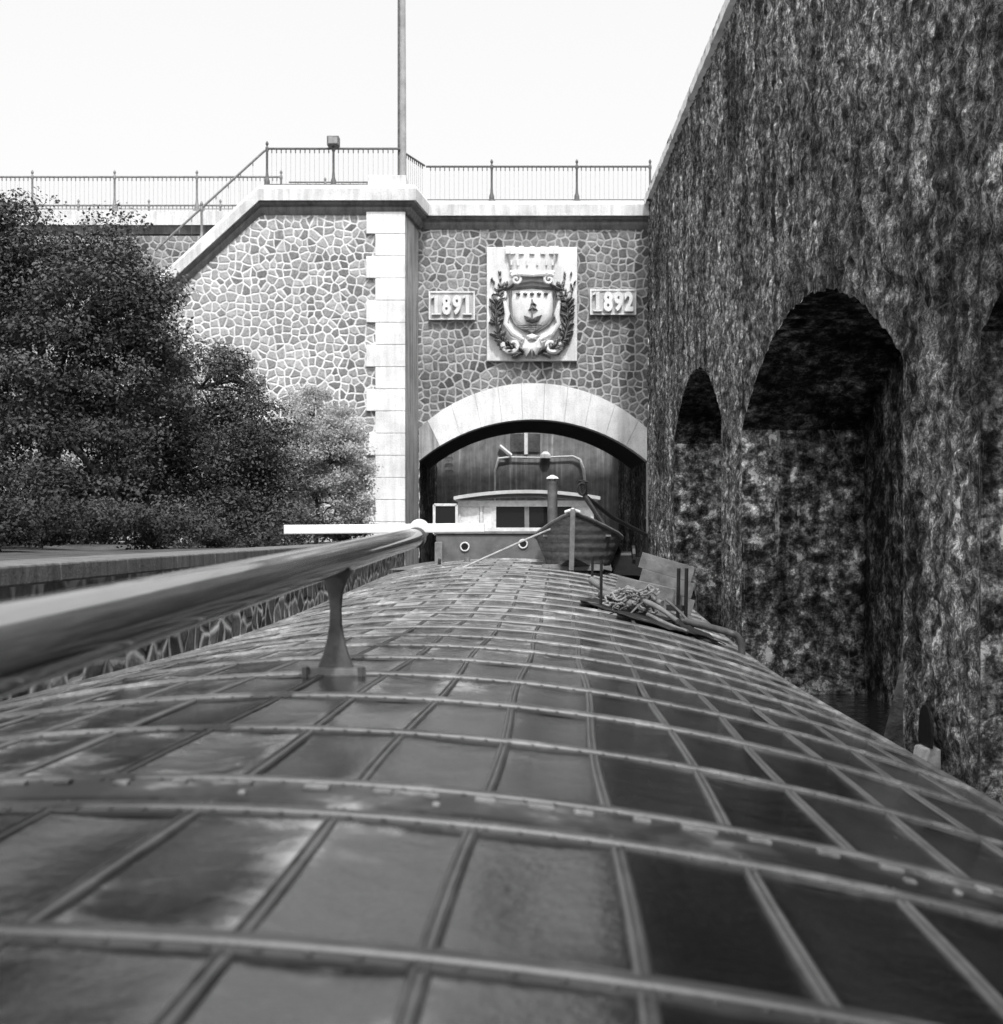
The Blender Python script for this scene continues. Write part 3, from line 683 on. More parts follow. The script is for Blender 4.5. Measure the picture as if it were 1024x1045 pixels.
for y0, y1 in zip(ribs[:-1], ribs[1:]):
    vs = []; fs = []; ny = 8; srt = sorted(seams)
    for i in range(ny+1):
        y = y0+(y1-y0)*i/ny
        a, b = SL(y), SR(y)
        for j in range(121):
            s = a+(b-a)*j/120
            # pillowing of the thin sheet between battens
            kk = min(abs(s-q) for q in srt); sag = min(1, kk/.12)
            e = min(1, min(i, ny-i)/2)
            vs.append(D(s, y, -.012*sag*e+.003*math.sin(s*9+y0*5)))
    for i in range(ny):
        for j in range(120): fs.append((i*121+j, i*121+j+1, (i+1)*121+j+1, (i+1)*121+j))
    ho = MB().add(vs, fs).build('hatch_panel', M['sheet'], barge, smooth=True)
    tones = []; rims = []; cellr = {}
    for i in range(ny):
        for j in range(120):
            ym = y0+(y1-y0)*(i+.5)/ny; a, b = SL(ym), SR(ym); sm_ = a+(b-a)*(j+.5)/120
            ci = sum(1 for q in srt if q < sm_)
            if ci not in cellr: cellr[ci] = random.choice((0, .18, .34, .42, .5, .6))
            base_ = cellr[ci]*.8+.0+.5*min(1, max(0, (ym-4)/9))-.4*min(1, max(0, (sm_-.7)/.5))-.08  # random panel tone; far sheen and right-hand shade painted in
            tones.append(base_)
    kv = []
    for i in range(ny+1):
        for j in range(121):
            y_ = y0+(y1-y0)*i/ny; a, b = SL(y_), SR(y_); s_ = a+(b-a)*j/120
            kk = min(abs(s_-q) for q in srt); kv.append(max(0, 1-kk/.07, 1-min(i, ny-i)/1.6))
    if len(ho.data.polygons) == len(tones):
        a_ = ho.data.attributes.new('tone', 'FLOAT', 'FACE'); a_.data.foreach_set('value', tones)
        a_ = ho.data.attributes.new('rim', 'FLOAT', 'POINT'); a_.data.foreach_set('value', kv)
def rib(y, wd=.055, ht=.03, rivets=True):
    vs = []; fs = []; prof = [(-.5, -.01), (-.42, .55), (-.2, .95), (0, 1), (.2, .95), (.42, .55), (.5, -.01)]
    k = len(prof); n = 60
    for j in range(n+1):
        s = SL(y)+(SR(y)-SL(y))*j/n
        for a, b in prof: vs.append(D(s, y+a*wd, b*ht))
    for j in range(n):
        for i in range(k-1): fs.append((j*k+i, j*k+i+1, (j+1)*k+i+1, (j+1)*k+i))
    mb = MB().add(vs, fs)
    # flange beside the rib, with its row of rivets
    vs = []
    for j in range(n+1):
        s = SL(y)+(SR(y)-SL(y))*j/n
        vs += [D(s, y-wd*.5-.035, -.004), D(s, y-wd*.5-.035, .006), D(s, y+wd*.5+.035, .006), D(s, y+wd*.5+.035, -.004)]
    mb.add(vs, [(j*4+i, j*4+i+1, j*4+5+i, j*4+4+i) for j in range(n) for i in range(3)])
    if rivets and 1 < y < 9:
        s = SL(y)+.05
        while s < SR(y):
            mb.lathe(D(s, y-wd*.5-.018, .004), [(.009, 0), (.008, .005), (.003, .008)], 6); s += .075
    return mb.build('hatch_rib', M['rib'], barge, smooth=True)
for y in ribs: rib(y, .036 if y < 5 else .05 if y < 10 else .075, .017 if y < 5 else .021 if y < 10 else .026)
for sf in (SL, SR):
    MB().tube([D(sf(y)*1.005, y, -.012) for y in np.linspace(-2.8, 22.2, 60)], .034, 8).build('edge_moulding', M['rib'], barge, smooth=True)
m = NM('joint plate steel', .45, .4); m.col(m.mix(.5, m.ramp(m.noise(1.3, 6, .65), (.42, .01), (.5, .05), (.58, .3)), m.ramp(m.noise(14, 5, .7), (.35, .2), (.6, 1.2)), 'MULTIPLY')); M['joint'] = m.m
# joint plate between the two near sections, with clips
vs = []
for j in range(81):
    s = SL(3)+(SR(3)-SL(3))*j/80
    vs += [D(s, 2.90, .004), D(s, 2.92, .013), D(s, 3.12, .013), D(s, 3.14, .004)]
MB().add(vs, [(j*4+i, j*4+i+1, j*4+5+i, j*4+4+i) for j in range(80) for i in range(3)]).build('joint_plate', M['joint'], barge)
clm = simple('worn clip metal', .16, .35, .5, 9); s = -1.85
while s < 2.8:
    L = random.uniform(.03, .1); yj = random.uniform(-.012, .012)
    MB().bar(D(s, 3.08+yj, .016), D(s+L, 3.08+yj, .016), .03, .014).build('joint_clip', clm, barge, bevel=.004)
    if random.random() < .3: MB().bar(D(s+.03, 2.97, .016), D(s+.03+L*.5, 2.97, .016), .025, .012).build('joint_clip', clm, barge, bevel=.004)
    s += random.uniform(.11, .17)
# battens over the seams: one long double-ridged strip each
bprof = [(-.018, -.003), (-.016, .003), (-.012, .007), (-.008, .008), (-.003, .003), (.003, .003), (.008, .008), (.012, .007), (.016, .003), (.018, -.003)]
for s in seams:
    vs = []; ysb = np.arange(ribs[0], ribs[-1], .235); kb = len(bprof)
    for y in ysb:
        j = .012*math.sin(y*1.7+s*9)
        for a, b in bprof: vs.append(D(s+j+a, y, b))
    MB().add(vs, [(k*kb+i, k*kb+i+1, k*kb+kb+i+1, k*kb+kb+i) for k in range(len(ysb)-1) for i in range(kb-1)]).build('batten', M['batten'], barge, smooth=True)

# aft deck, cabin, wheelhouse
M['cabin'] = simple('worn cabin paint', .13, .6, .3, 4, .004); M['wood'] = simple('weathered wood', .2, .7, .4, 5, .006)
M['paleroof'] = simple('pale roof paint', .8, .5, .2, 3); M['frame'] = simple('pale window frame', .65, .6, .25, 8)
glass = NM('window glass', .03, .25).col(.015).m; bright_pane = simple('painted pane reflection', .75, .9, .2, 10)  # bright reflection in the outer panes put into their colour
vs = []; ysd = np.linspace(22.2, 31.6, 12)
for y in ysd:
    c = apx(y)+.475; q = 1 if y < 27 else 1-((y-27)/6.5)**2*.6
    vs += [(c-2.46*q, y, EYE-.62), (c+2.46*q, y, EYE-.74)]
MB().add(vs, [(i*2, i*2+1, i*2+3, i*2+2) for i in range(11)]).build('aft_deck', M['cabin'], barge)
CY = 25.0
def box3(x0, x1, z0, z1, y0, y1): return MB().box(((x0+x1)/2, (y0+y1)/2, (z0+z1)/2), (x1-x0, y1-y0, z1-z0))
q = lambda px, py: P(px, py, CY)
cab = box3(q(445, 0).x, q(612, 0).x, q(0, 585).z-.3, q(0, 545).z, CY, CY+4.6).build('cabin', M['cabin'], barge, bevel=.03)
box3(q(443, 0).x, q(614, 0).x, q(0, 545).z+.002, q(0, 542).z, CY-.04, CY+4.65).build('cabin_roof', M['wood'], barge, bevel=.01)
for px, py in ((474.5, 558), (534, 555)):
    c = P(px, py, CY-.02)
    ph = MB(); ph.tube([c+Vector((math.cos(a)*.082, 0, math.sin(a)*.082)) for a in np.linspace(0, 2*math.pi, 25)], .016, 8, False)
    ph = ph.build('porthole', M['frame'], barge, smooth=True)
    MB().lathe(c+Vector((0, .01, 0)), [(.07, 0), (.07, .012)], 20, (0, 1, 0)).build('glass', glass, ph)
# wheelhouse: sill wall, posts, panes
WY = CY+.25
wx0, wx1 = q(467, 0).x, q(607, 0).x; zs, zr_ = q(0, 541).z, q(0, 512).z
box3(wx0, wx1, zs-.02, zs+.05, WY-.02, WY+.06).build('window_sill', M['frame'], barge)
box3(wx0, wx1, zr_-.09, zr_+.03, WY, WY+.06).build('window_head', M['frame'], barge)
box3(wx0, wx0+.05, zs-.02, zr_, WY+.07, WY+2.3).build('side_wall', M['frame'], barge)
box3(wx1-.05, wx1, zs-.02, zr_, WY+.07, WY+2.3).build('side_wall', M['frame'], barge)
edges = [467, 491, 504, 538, 566, 586, 607]; kinds = ['c', 'c', 'd', 'd', 'd', 'c']
for k, px in enumerate(edges):
    x = q(px, 0).x; wdt = .09 if k in (2, 3) else .06
    x = min(max(x, wx0+wdt/2), wx1-wdt/2)
    box3(x-wdt/2, x+wdt/2, zs+.052, zr_-.092, WY-.005, WY+.065).build('window_post', M['frame'] if k not in (3, 4) else M['wood'], barge)
for k in range(6):
    x0, x1 = q(edges[k], 0).x+.04, q(edges[k+1], 0).x-.04
    pn = box3(x0, x1, zs+.05, zr_-.09, WY+.03, WY+.04).build('window_pane', glass if kinds[k] == 'd' else bright_pane, barge)
# back wall with a light window seen through
box3(wx0, wx1, zs-.02, zs+.2, WY+2.2, WY+2.26).build('rear_panel', M['wood'], barge)
# wheel
st = MB(); c = P(524, 536, WY+.7); st.tube([c+Vector((math.cos(a)*.3, 0, math.sin(a)*.3)) for a in np.linspace(0, 2*math.pi, 25)], .022, 7, False)
for k in range(6): a = k*math.pi/3; st.tube([c, c+Vector((math.cos(a)*.36, 0, math.sin(a)*.36))], .014, 6)
st.build('steering_wheel', M['wood'], barge, smooth=True)
# roof: slightly cambered slab
vs = []; n = 14
for j in range(n+1):
    t = j/n; x = q(463, 0).x+(q(613, 0).x-q(463, 0).x)*t; zc = zr_+.04+.13*(1-(2*t-1)**2)
    vs += [(x, WY-.22, zc), (x, WY-.24, zc+.065), (x, WY+2.5, zc+.08), (x, WY+2.5, zc)]
fs = [(j*4+i, j*4+(i+1) % 4, j*4+4+(i+1) % 4, j*4+4+i) for j in range(n) for i in range(4)]+[(3, 2, 1, 0), (n*4, n*4+1, n*4+2, n*4+3)]
MB().add(vs, fs).build('wheelhouse_roof', M['paleroof'], barge)
# open side door leaf / windscreen at left
df = MB(); x0, x1, z0, z1 = q(443, 0).x, q(466, 0).x, q(0, 545).z, q(0, 515).z
for a_, b_ in (((x0, z0), (x0, z1)), ((x1, z0), (x1, z1)), ((x0, z1), (x1, z1)), ((x0, z0), (x1, z0))):
    df.bar((a_[0], CY+.1, a_[1]), (b_[0], CY+.1, b_[1]), .05, .05, (0, 1, 0))
df = df.build('door_frame', M['frame'], barge)
box3(x0+.03, x1-.03, z0+.03, z1-.03, CY+.1, CY+.11).build('glass', glass, df)
box3(q(444, 0).x, q(452, 0).x, q(0, 588).z, q(0, 553).z, CY-.12, CY-.01).build('bollard', M['wood'], barge, bevel=.02)
MB().tube([P(477, 585, 22.6), P(477, 569, 22.6)], .05, 10).build('bitt', M['wood'], barge, smooth=True)
MB().tube([P(481, 576, 22.4), P(515, 573.5, 22.4), P(548, 574, 22.4)], .028, 8).build('grab_rail', M['paleroof'], barge, smooth=True)
MB().tube(catmull([P(424, 600, 20), P(428, 596, 20.3), P(446, 588, 22), P(449, 570, 22)]), .03, 7).build('side_rail', M['iron'], barge, smooth=True)
# chimney
chm = MB(); c = P(564, 560, 24.0); chm.lathe(c, [(.095, 0), (.095, 1.22), (.1, 1.22), (.1, 1.26), (.06, 1.28)], 14)
chm = chm.build('chimney', simple('soot stained chimney', .1, .6, .5, 5), barge, smooth=True)
MB().lathe(c+Vector((0, 0, 1.32)), [(.03, -.06), (.03, 0), (.12, 0), (.1, .03), (.02, .07)], 14).build('chimney_cap', M['paleroof'], chm, smooth=True)

# ------------------------------------------------------------------ dinghy lying on the covers
din = thing('dinghy', D(1.2, 21.8), 'upright wooden dinghy with planked bow resting on the deck before the wheelhouse', 'rowing boat')
M['plank'] = simple('weathered boat planks', .17, .75, .5, 7, .008)
m = NM('clinker planks', .75, .25); z_ = m.pos(1, 1, 1); wv = m.n('ShaderNodeTexWave', wave_type='BANDS', bands_direction='Z'); wv.inputs['Scale'].default_value = 2.2; wv.inputs['Distortion'].default_value = .6
m.l(m.geo.outputs['Position'], wv.inputs['Vector'])
m.col(m.mix(.8, m.ramp(m.noise(4, 7, .7, m.pos(1, 1, 4)), (.3, .06), (.6, .16), (.75, .26)), m.ramp(wv.outputs['Fac'], (0, .6), (.1, 1)), 'MULTIPLY')); m.bump(wv.outputs['Fac'], .008); M['clinker'] = m.m
y0 = 20.3; nst = 14; L = 3.5; dvs = []; gun = [[], []]
for i in range(nst+1):
    t = i/nst; y = y0+t*L
    wdt = .74*min(1, (t*2.5+.0))**.8 if t < .4 else .74*(1-.25*((t-.4)/.6)**2)
    wdt = max(wdt, .02); top = .86-.40*min(1, t*2.2)+.1*max(0, t-.6); bot = .16*max(0, 1-t*6)+.0
    cx = 1.04+.12*(y-y0); zb_ = EYE-.60-.02*t
    bw_ = wdt*.72
    row = []
    for k in range(9):      # from left gunwale round the bottom to the right gunwale
        a = -1+2*k/8
        if abs(a) >= .5: f = (abs(a)-.5)/.5; xx = bw_+(wdt-bw_)*f; zz = bot+(top-bot)*f
        else: xx = bw_*abs(a)/.5; zz = bot-.03*(1-abs(a)/.5)
        row.append(Vector((cx+math.copysign(xx, a), y-.10*(top if t == 0 else 0)*((abs(a)-.5)/.5 if abs(a) > .5 else 0), zb_+zz+.07)))
    dvs += row; gun[0].append(row[0]); gun[1].append(row[8])
fs = [(i*9+k, i*9+k+1, (i+1)*9+k+1, (i+1)*9+k) for i in range(nst) for k in range(8)]+[tuple(nst*9+k for k in range(9))]
hullo = MB().add(dvs, fs).build('hull', M['clinker'], din, smooth=False)
sm = hullo.modifiers.new('solid', 'SOLIDIFY'); sm.thickness = .03
for gl in gun: MB().tube([p+Vector((0, 0, .01)) for p in gl], .032, 8).build('gunwale', M['wood'], din, smooth=True)
p0 = (gun[0][0]+gun[1][0])/2
MB().bar(p0+Vector((0, -.03, .07)), Vector((1.02, y0-.0, EYE-.60+.02)), .08, .07, (0, 1, 0)).build('stem', M['wood'], din, bevel=.01)
for t_ in (4, 8, 11): MB().bar(gun[0][t_]-Vector((0, 0, .1)), gun[1][t_]-Vector((0, 0, .1)), .22, .03).build('thwart', M['wood'], din)
MB().tube([p0+Vector((-.12, .05, .02)), p0+Vector((0, 0, .06)), p0+Vector((.1, .06, .03)), p0+Vector((0, .12, .04)), p0+Vector((-.12, .05, .02))], .025, 7).build('rope_lashing', M['paleroof'], din, smooth=True)
# chocks
for yy in (20.9, 22.0):
    tag(MB().box(D(1.2, yy, .05), (1.0, .12, .1)).build('wooden_chock', M['wood'], loc=D(1.2, yy)), 'dark timber chock under the %s of the dinghy' % ('bow' if yy < 21 else 'middle'), 'timber block', 'chocks under the dinghy')
rope = catmull([P(412, 604, 19.0), P(440, 594, 20), P(500, 567, 20.2), P(543, 548, 20.3), P(562, 540, 20.3)])
tag(MB().tube(rope, .016, 7).build('mooring_rope', simple('hemp rope', .42, .9), loc=rope[0], smooth=True), 'pale taut rope running from the deck edge up to the dinghy bow', 'rope')
lp = catmull([P(423, 590, 19.5), P(420, 597, 19.4), P(426, 604, 19.3), P(435, 602, 19.3)])
tag(MB().tube(lp, .008, 6).build('loose_wire', M['black'], loc=lp[1], smooth=True), 'thin dark curl of wire at the left deck edge near the tunnel mouth', 'wire')

# ------------------------------------------------------------------ davit derrick behind the dinghy
dv = thing('davit', P(640, 575, 22.6), 'black iron davit with two slanting struts standing right of the dinghy', 'davit')
hd = P(597, 506, 22.6)
MB().tube([hd, P(614, 532, 22.4), P(634, 566, 22.2)], .045, 8).build('strut', M['black'], dv, smooth=True)
MB().tube([hd, P(625, 528, 23.4), P(660, 546, 24.0)], .04, 8).build('strut', M['black'], dv, smooth=True)
MB().tube([P(660, 546, 24), P(661, 580, 24)], .03, 8).build('upright', M['black'], dv, smooth=True)
hk = MB(); hk.tube([hd, P(596, 496, 22.6), P(595, 490, 22.6)], [.05, .06, .03], 8); hk.tube([P(591, 491, 22.6), P(600, 492, 22.6)], .025, 6)
hk.tube([P(594+4*math.cos(a), 499+6*math.sin(a), 22.55) for a in np.linspace(0, 2*math.pi, 13)], .02, 6, False); hk.build('head_block', M['black'], dv, smooth=True)
wn = MB(); wn.lathe(P(636, 568, 22.2), [(.1, -.2), (.2, -.2), (.2, -.15), (.09, -.14), (.09, .14), (.2, .15), (.2, .2), (.1, .2)], 12, (1, 0, 0))
wn.box(P(640, 578, 22.2), (.5, .3, .3)); wn.build('winch', M['black'], dv)

# ------------------------------------------------------------------ clutter on the right side
wood2 = simple('grey dried planks', .17, .8, .4, 5, .008)
def crate(name, label, cx, cy, w_, d_, h_, rz, tilt, mat):
    Rm = Matrix.Rotation(tilt, 3, 'Y') @ Matrix.Rotation(rz, 3, 'Z')
    base = Vector((cx, cy, EYE-hh(cy)-KC*(cx-apx(cy))**2+.01)); t = thing(name, base, label, 'box')
    T = .025
    for (c, d, nm) in (((0, -d_/2, h_/2), (w_, T, h_), 'side_board'), ((0, d_/2, h_/2), (w_, T, h_), 'side_board'), ((-w_/2, 0, h_/2), (T, d_-.03, h_), 'end_board'), ((w_/2, 0, h_/2), (T, d_-.03, h_), 'end_board'), ((0, 0, .015), (w_-.05, d_-.05, .02), 'base_board')):
        MB().box(base+Rm @ Vector(c), d, Rm).build(nm, mat, t, bevel=.006)
    return t
TL = .22
crate('wooden_box', 'open weathered wooden box among the clutter on the right of the deck', 1.56, 14.9, .66, .42, .34, -.12, TL, wood2)
pnl = MB(); Rm = Matrix.Rotation(.28, 3, 'Y')
pn = thing('board_panel', (1.95, 15.3, EYE-.95), 'wide upright plank panel leaning behind the wooden box on the deck edge', 'panel')
for k in range(3): MB().box(Vector((1.92, 15.35, EYE-.80+k*.2)), (.66, .03, .19), Rm).build('plank', wood2, pn, bevel=.005)
for px in (692, 700): MB().tube([P(px, 632, 15.1), P(px+1, 580, 15.1)], .022, 8).build('batten', M['black'], pn)
for i_, (px, py0, py1, yy) in enumerate(((613.5, 617, 572, 14.2), (604.5, 597, 568, 16.6))):
    tag(MB().tube([P(px, py0, yy), P(px+.5, py1, yy)], .017, 8).build('iron_stake', M['black'], loc=P(px, py0, yy), smooth=True), ('taller dark iron stake standing in the near edge of the clutter pile' if i_ == 0 else 'shorter thin iron stake beside the dinghy and behind the taller one'), 'stake')
pile = [((604, 592, 15.2), (640, 612, 14.6), .055, 'round pale log lying under the wooden box'), ((612, 606, 14.4), (648, 618, 14.2), .05, 'pale bent log in front of the box'), ((640, 600, 14.4), (676, 616, 14.0), .035, 'narrow pole leaning along the box front'),
        ((655, 612, 14.0), (692, 634, 13.4), .03, 'long pole pointing to the bent pipe'), ((661, 627, 13.6), (702, 645, 13.1), .022, 'thin pale stick nearest the camera in the pile'), ((640, 630, 13.8), (664, 608, 14.0), .014, 'thin dark stick crossing the pile'), ((680, 612, 13.6), (708, 640, 13.2), .014, 'thin stick slanting toward the bent pipe')]
for a, b, r_, lb in pile:
    pa, pb = P(*a), P(*b); mid = (pa+pb)/2+Vector((0, 0, random.uniform(-.015, .03)))
    tag(MB().tube(catmull([pa, mid, pb], 4), [r_*random.uniform(.8, 1.1) for _ in range(9)], 9).build('wooden_pole', wood2 if r_ > .02 else M['iron'], loc=pa, smooth=True), lb, 'pole', 'poles in the clutter pile')
rg = MB(); rr = random.Random(11)
for k in range(34):
    c = P(rr.uniform(622, 668), rr.uniform(603, 624), rr.uniform(13.9, 14.5)); pts = []
    for j in range(13):
        a_ = j/12*2*math.pi*rr.uniform(.8, 1); pts.append(c+Vector((math.cos(a_)*rr.uniform(.03, .1), math.sin(a_)*.1, math.sin(a_+k)*rr.uniform(.02, .06))))
    rg.tube(catmull(pts, 3), .012, 6)
tag(rg.build('rope_heap', simple('pale rope', .24, .9, .5, 20), loc=P(645, 615, 14.2), smooth=True), 'tangled heap of pale rope and rags in front of the wooden box', 'rope')
rg = MB()
for k in range(9):
    c = P(rr.uniform(625, 690), rr.uniform(618, 638), rr.uniform(13.6, 14.3)); rg.box(c, (rr.uniform(.08, .2), rr.uniform(.1, .25), rr.uniform(.03, .09)), Matrix.Rotation(rr.uniform(0, 3), 3, 'Z') @ Matrix.Rotation(TL+rr.uniform(-.3, .3), 3, 'Y'))
tag(rg.build('scrap_heap', M['black'], loc=P(650, 635, 14)), 'dark scraps scattered beneath the rope heap', 'scrap', kind='stuff')
pp = catmull([P(700, 634, 13.3), P(724, 640, 13.0), P(744, 645.5, 12.8), P(753, 650, 12.8), P(757, 660, 12.8), P(757.5, 682, 12.8)], 6)
tag(MB().tube(pp, .036, 12).build('bent_pipe', simple('worn pipe metal', .08, .4, .4, 8), loc=pp[-1], smooth=True), 'thick bent pipe curving down to the right deck edge', 'pipe')

V, F = grid(30, 24, lambda u, v: np.stack([1.05+1.2*u+.14*np.sin(v*7)*(1-u)-.12*v, 13.1+1.9*v+(.22*np.sin(u*9)+.1*np.sin(u*23))*(1-v), u*0], -1))
for q_ in V: q_[2] = D(q_[0]-apx(q_[1]), q_[1]).z+.024
V[:, 2] += .06*(fbm(np.stack([V[:, 0]*5, V[:, 1]*5, V[:, 0]*0], -1))-.35); tp = raw('shadow_tarp', V, F, simple('black shadow sheet', .02, .7, .5, 6), loc=(1.6, 14, V[:, 2].mean()), smooth=True)  # black sheet added where the shadow of the clutter falls
tag(tp, 'crumpled black tarp added for the dark shadow beneath the clutter pile', 'shadow_tarp'); tp.modifiers.new('solid', 'SOLIDIFY').thickness = .01
# ------------------------------------------------------------------ lowered mast, its crutch and the crossbar
mast = thing('lowered_mast', (-.80, 6.0, EYE-.62), 'thick lowered mast lying lengthwise on an iron crutch with a white crossbar', 'mast')
def mp(y): return Vector((-1.136+.056*y, y, EYE-.3035+.0314*y))
m = NM('glossy grey mast', .1, .5); m.b.inputs['IOR'].default_value = 3.6; m.col(m.ramp(m.noise(3, 6, .6, m.pos(12, .6, 12)), (.3, .07), (.7, .14))); m.rough(m.ramp(m.noise(6, 5, .7), (.3, .04), (.7, .1))); m.bump(m.noise(1, 4, .6, m.pos(20, 1, 20)), .0003)
MB().tube([mp(y) for y in (-6, -2, 1, 3, 5, 7, 8.6, 8.9)], [.115, .105, .1, .09, .08, .073, .068, .06], 32).build('mast_shaft', m.m, mast, smooth=True)
tipc = mp(9.0)+Vector((0, 0, .05))
MB().lathe(mp(8.9), [(.072, 0), (.072, .03), (.05, .05)], 20, (0, 1, 0)).build('end_cap', M['iron'], mast)
MB().lathe(P(428, 540, 9.05), [(.065, 0), (.072, .01), (.072, .05), (.065, .06)], 28, (0, 1, 0)).build('end_disc', M['white'], mast, smooth=True)
MB().bar(P(290, 540.5, 9.0), P(495, 538.5, 9.0), .035, .065).build('crossbar', M['white'], mast, bevel=.006)
# crutch: waisted plate on a saddle foot
base = D(-.05, 6.0); bx_ = P(343, 690, 6.0)
cz0, cz1 = bx_.z+.03, mp(6).z-.05
prof = [(0, .085), (.06, .078), (.16, .058), (.3, .04), (.45, .028), (.6, .026), (.75, .032), (.88, .05), (1, .085)]
poly = [(bx_.x+w_, 5.97, cz0+(cz1-cz0)*t) for t, w_ in prof]+[(bx_.x-w_, 5.97, cz0+(cz1-cz0)*t) for t, w_ in reversed(prof)]
iron2 = simple('grey crutch iron', .10, .5, .35, 9, .003)
MB().prism(poly, (0, .05, 0)).build('crutch', iron2, mast, bevel=.008)
MB().hexa([(bx_.x-.165, 5.9, bx_.z-.03), (bx_.x+.165, 5.9, bx_.z-.03), (bx_.x+.165, 6.09, bx_.z-.02), (bx_.x-.165, 6.09, bx_.z-.02), (bx_.x-.12, 5.93, bx_.z+.045), (bx_.x+.12, 5.93, bx_.z+.045), (bx_.x+.12, 6.06, bx_.z+.045), (bx_.x-.12, 6.06, bx_.z+.045)]).build('crutch_foot', iron2, mast, bevel=.01)
MB().box((bx_.x, 5.995, bx_.z-.018), (.37, .26, .03)).build('foot_plate', iron2, mast, bevel=.004)
for sx in (-.13, .13): MB().lathe((bx_.x+sx, 5.92, bx_.z), [(.02, 0), (.02, .05), (.012, .055)], 6).build('bolt', M['iron'], mast)

# ------------------------------------------------------------------ trees and shrubs
def foliage_mat(name, lo, hi, tr=.25):
    m = NM(name, .6, .12); at = m.n('ShaderNodeAttribute', attribute_name='tone')
    m.col(m.ramp(at.outputs['Fac'], (0, lo), (1, hi)))
    tr_ = m.n('ShaderNodeBsdfTranslucent'); m.l(m.b.inputs['Base Color'].links[0].from_socket, tr_.inputs['Color'])
    mx = m.n('ShaderNodeMixShader'); mx.inputs[0].default_value = tr
    out = [n for n in m.t.nodes if n.type == 'OUTPUT_MATERIAL'][0]
    m.l(m.b.outputs[0], mx.inputs[1]); m.l(tr_.outputs[0], mx.inputs[2]); m.l(mx.outputs[0], out.inputs['Surface']); return m.m
def leaves(name, lobes, nclump, nleaf, size, mat, parent=None, loc=None, cr=(.35, .75), seed=1):
    """lobes: (x,y,z,rx,ry,rz); clumps sit on the lobes' outsides, leaves in clumps"""
    r = np.random.default_rng(seed); lob = np.array(lobes); wgt = (lob[:, 3]*lob[:, 5]); wgt = wgt/wgt.sum()
    li = r.choice(len(lob), nclump, p=wgt); d = r.normal(size=(nclump, 3)); d /= np.linalg.norm(d, axis=1)[:, None]
    rad = r.uniform(.45, 1.0, nclump)**.6
    cc = lob[li, :3]+d*rad[:, None]*lob[li, 3:]
    crad = r.uniform(*cr, nclump); ctone = r.random(nclump)
    ci = r.integers(0, nclump, nleaf); d = r.normal(size=(nleaf, 3)); d /= np.linalg.norm(d, axis=1)[:, None]
    rr_ = r.random(nleaf)**.45
    pos = cc[ci]+d*(rr_*crad[ci])[:, None]*np.array([1, 1, .62])
    nrm = d*.6+r.normal(size=(nleaf, 3))*.6+np.array([0, 0, .7]); nrm /= np.linalg.norm(nrm, axis=1)[:, None]
    t = np.cross(nrm, r.normal(size=(nleaf, 3))); t /= np.linalg.norm(t, axis=1)[:, None]; b = np.cross(nrm, t)
    s = size*r.uniform(.6, 1.35, nleaf)[:, None]
    V = np.stack([pos-t*s*.5, pos+b*s*.3+nrm*s*.06, pos+t*s*.55-nrm*s*.08, pos-b*s*.3+nrm*s*.06], 1).reshape(-1, 3)
    F = np.arange(nleaf*4).reshape(-1, 4)
    o = raw(name, V, F, mat, parent, loc)
    a = o.data.attributes.new('tone', 'FLOAT', 'FACE'); a.data.foreach_set('value', np.clip(ctone[ci]*.8+r.random(nleaf)*.2, 0, 1)); return o, cc
def tree(label, x, y, lobes, nclump, nleaf, size, mat, seed, tr=.16, name='tree', cr=(.35, .75), group='trees on the left bank'):
    t = thing(name, (x, y, GZ), label, 'tree', group)
    o, cc = leaves('crown', lobes, nclump, nleaf, size, mat, t, cr=cr, seed=seed)
    r = random.Random(seed); mb = MB(); topz = max(l[2] for l in lobes)
    fork = Vector((x, y, GZ+(topz-GZ)*.45))
    mb.tube(catmull([(x, y, GZ-.3), (x+.1, y, GZ+.6), fork], 4), [tr*1.3]+[tr]*4+[tr*.8]*4, 9)
    for l in lobes:
        e = Vector(l[:3]); mb.tube(catmull([fork-Vector((0, 0, .3)), fork.lerp(e, .5)+Vector((r.uniform(-.3, .3), r.uniform(-.3, .3), .2)), e], 4), [tr*.55*(1-k/10) for k in range(9)], 7)
    for c in cc[::max(1, len(cc)//45)]:
        e = Vector(c); l = min(lobes, key=lambda q_: (Vector(q_[:3])-e).length); mb.tube([Vector(l[:3]), Vector(l[:3]).lerp(e, .6)+Vector((0, 0, .1)), e], [.035, .022, .01], 5)
    mb.build('trunk', simple('bark', .06, .9, .4, 8, .02), t, smooth=True); return t
fd = foliage_mat('dark foliage', .03, .135, .12); fm2 = foliage_mat('mid foliage', .025, .08, .15); fl = foliage_mat('pale foliage', .3, .62, .4)
def lob(px, py, d, rpx, rpy=None, ry=None):
    p = P(px, py, d); k = d/1300; rpy = rpy or rpx; return (p.x, p.y, p.z, rpx*k, (ry or rpx)*k, rpy*k)
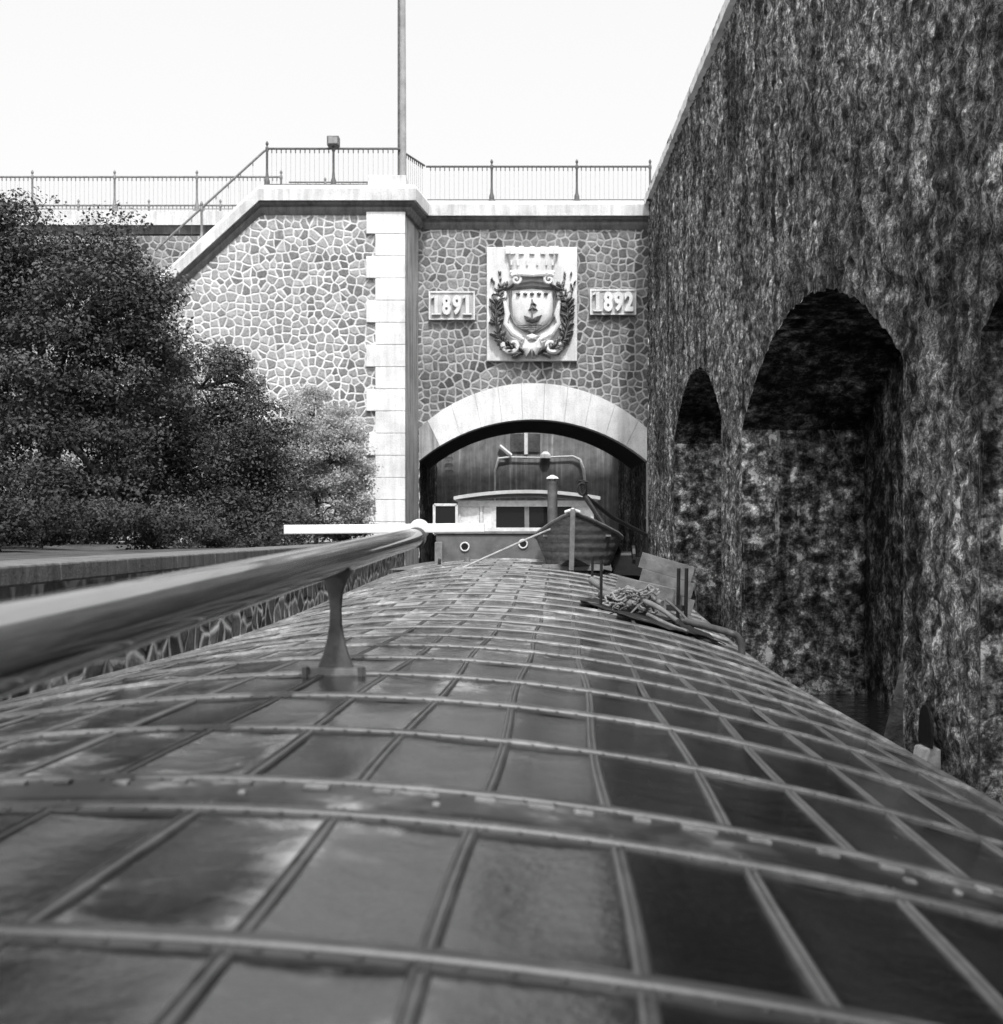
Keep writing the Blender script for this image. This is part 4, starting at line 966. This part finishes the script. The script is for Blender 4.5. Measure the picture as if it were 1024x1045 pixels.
tree('tallest dark leafy tree filling the left edge below the long railing', -9.4, 26, [lob(50, 250, 26, 50, 46), lob(0, 260, 26, 50, 50), lob(100, 262, 25.8, 42, 36), lob(140, 320, 25.8, 40, 46), lob(-20, 300, 26, 70, 90), lob(95, 300, 25.5, 68, 60), lob(30, 380, 25, 90, 70), lob(120, 380, 26, 75, 65), lob(60, 470, 25, 100, 60), lob(-80, 400, 26, 100, 130), lob(138, 460, 26.5, 60, 60), lob(40, 520, 24, 110, 45), lob(130, 522, 24.5, 70, 40), lob(-60, 510, 24, 90, 60)], 620, 190000, .082, fd, 3, .22, cr=(.35, .8))
tree('dark rounded smaller tree right of the tallest one, in front of the wing wall', -6.3, 28, [lob(205, 395, 28.5, 52, 48), lob(248, 455, 28, 50, 50), lob(195, 480, 28, 55, 45), lob(160, 430, 28.5, 40, 60), lob(275, 490, 28, 32, 38), lob(205, 525, 27, 60, 35), lob(265, 528, 27, 45, 30)], 200, 80000, .068, fd, 5, .12)
tree('light small leaved shrub lit in front of the white quoins', -5.0, 33, [lob(320, 430, 33.5, 38, 34), lob(345, 470, 33, 34, 44), lob(300, 480, 33, 38, 45), lob(345, 515, 33, 33, 25)], 170, 42000, .07, fl, 8, .06, 'shrub', cr=(.25, .5))
o, _ = leaves('undergrowth', [lob(40, 530, 20, 120, 20, 60), lob(150, 540, 21, 70, 18, 50), lob(232, 552, 22, 42, 10, 40), lob(300, 540, 27, 45, 12, 60), lob(350, 540, 34, 30, 10, 60), lob(-60, 535, 17, 90, 25, 60)], 300, 42000, .06, fm2, None, (-7, 22, GZ), (.15, .4), 12)
tag(o, 'low dark undergrowth and grass along the top of the quay', 'undergrowth', kind='stuff')
o, _ = leaves('ivy', [(-8.5, 37.85, EYE+1.5, 3.2, .12, 2.6), (-10.5, 38, EYE+4.5, 1.2, .2, 2.5)], 160, 14000, .09, fm2, None, (-9, 37.8, GZ), (.2, .5), 21)
tag(o, 'ivy and bushes spreading over the foot of the pale wing wall', 'ivy', kind='stuff')
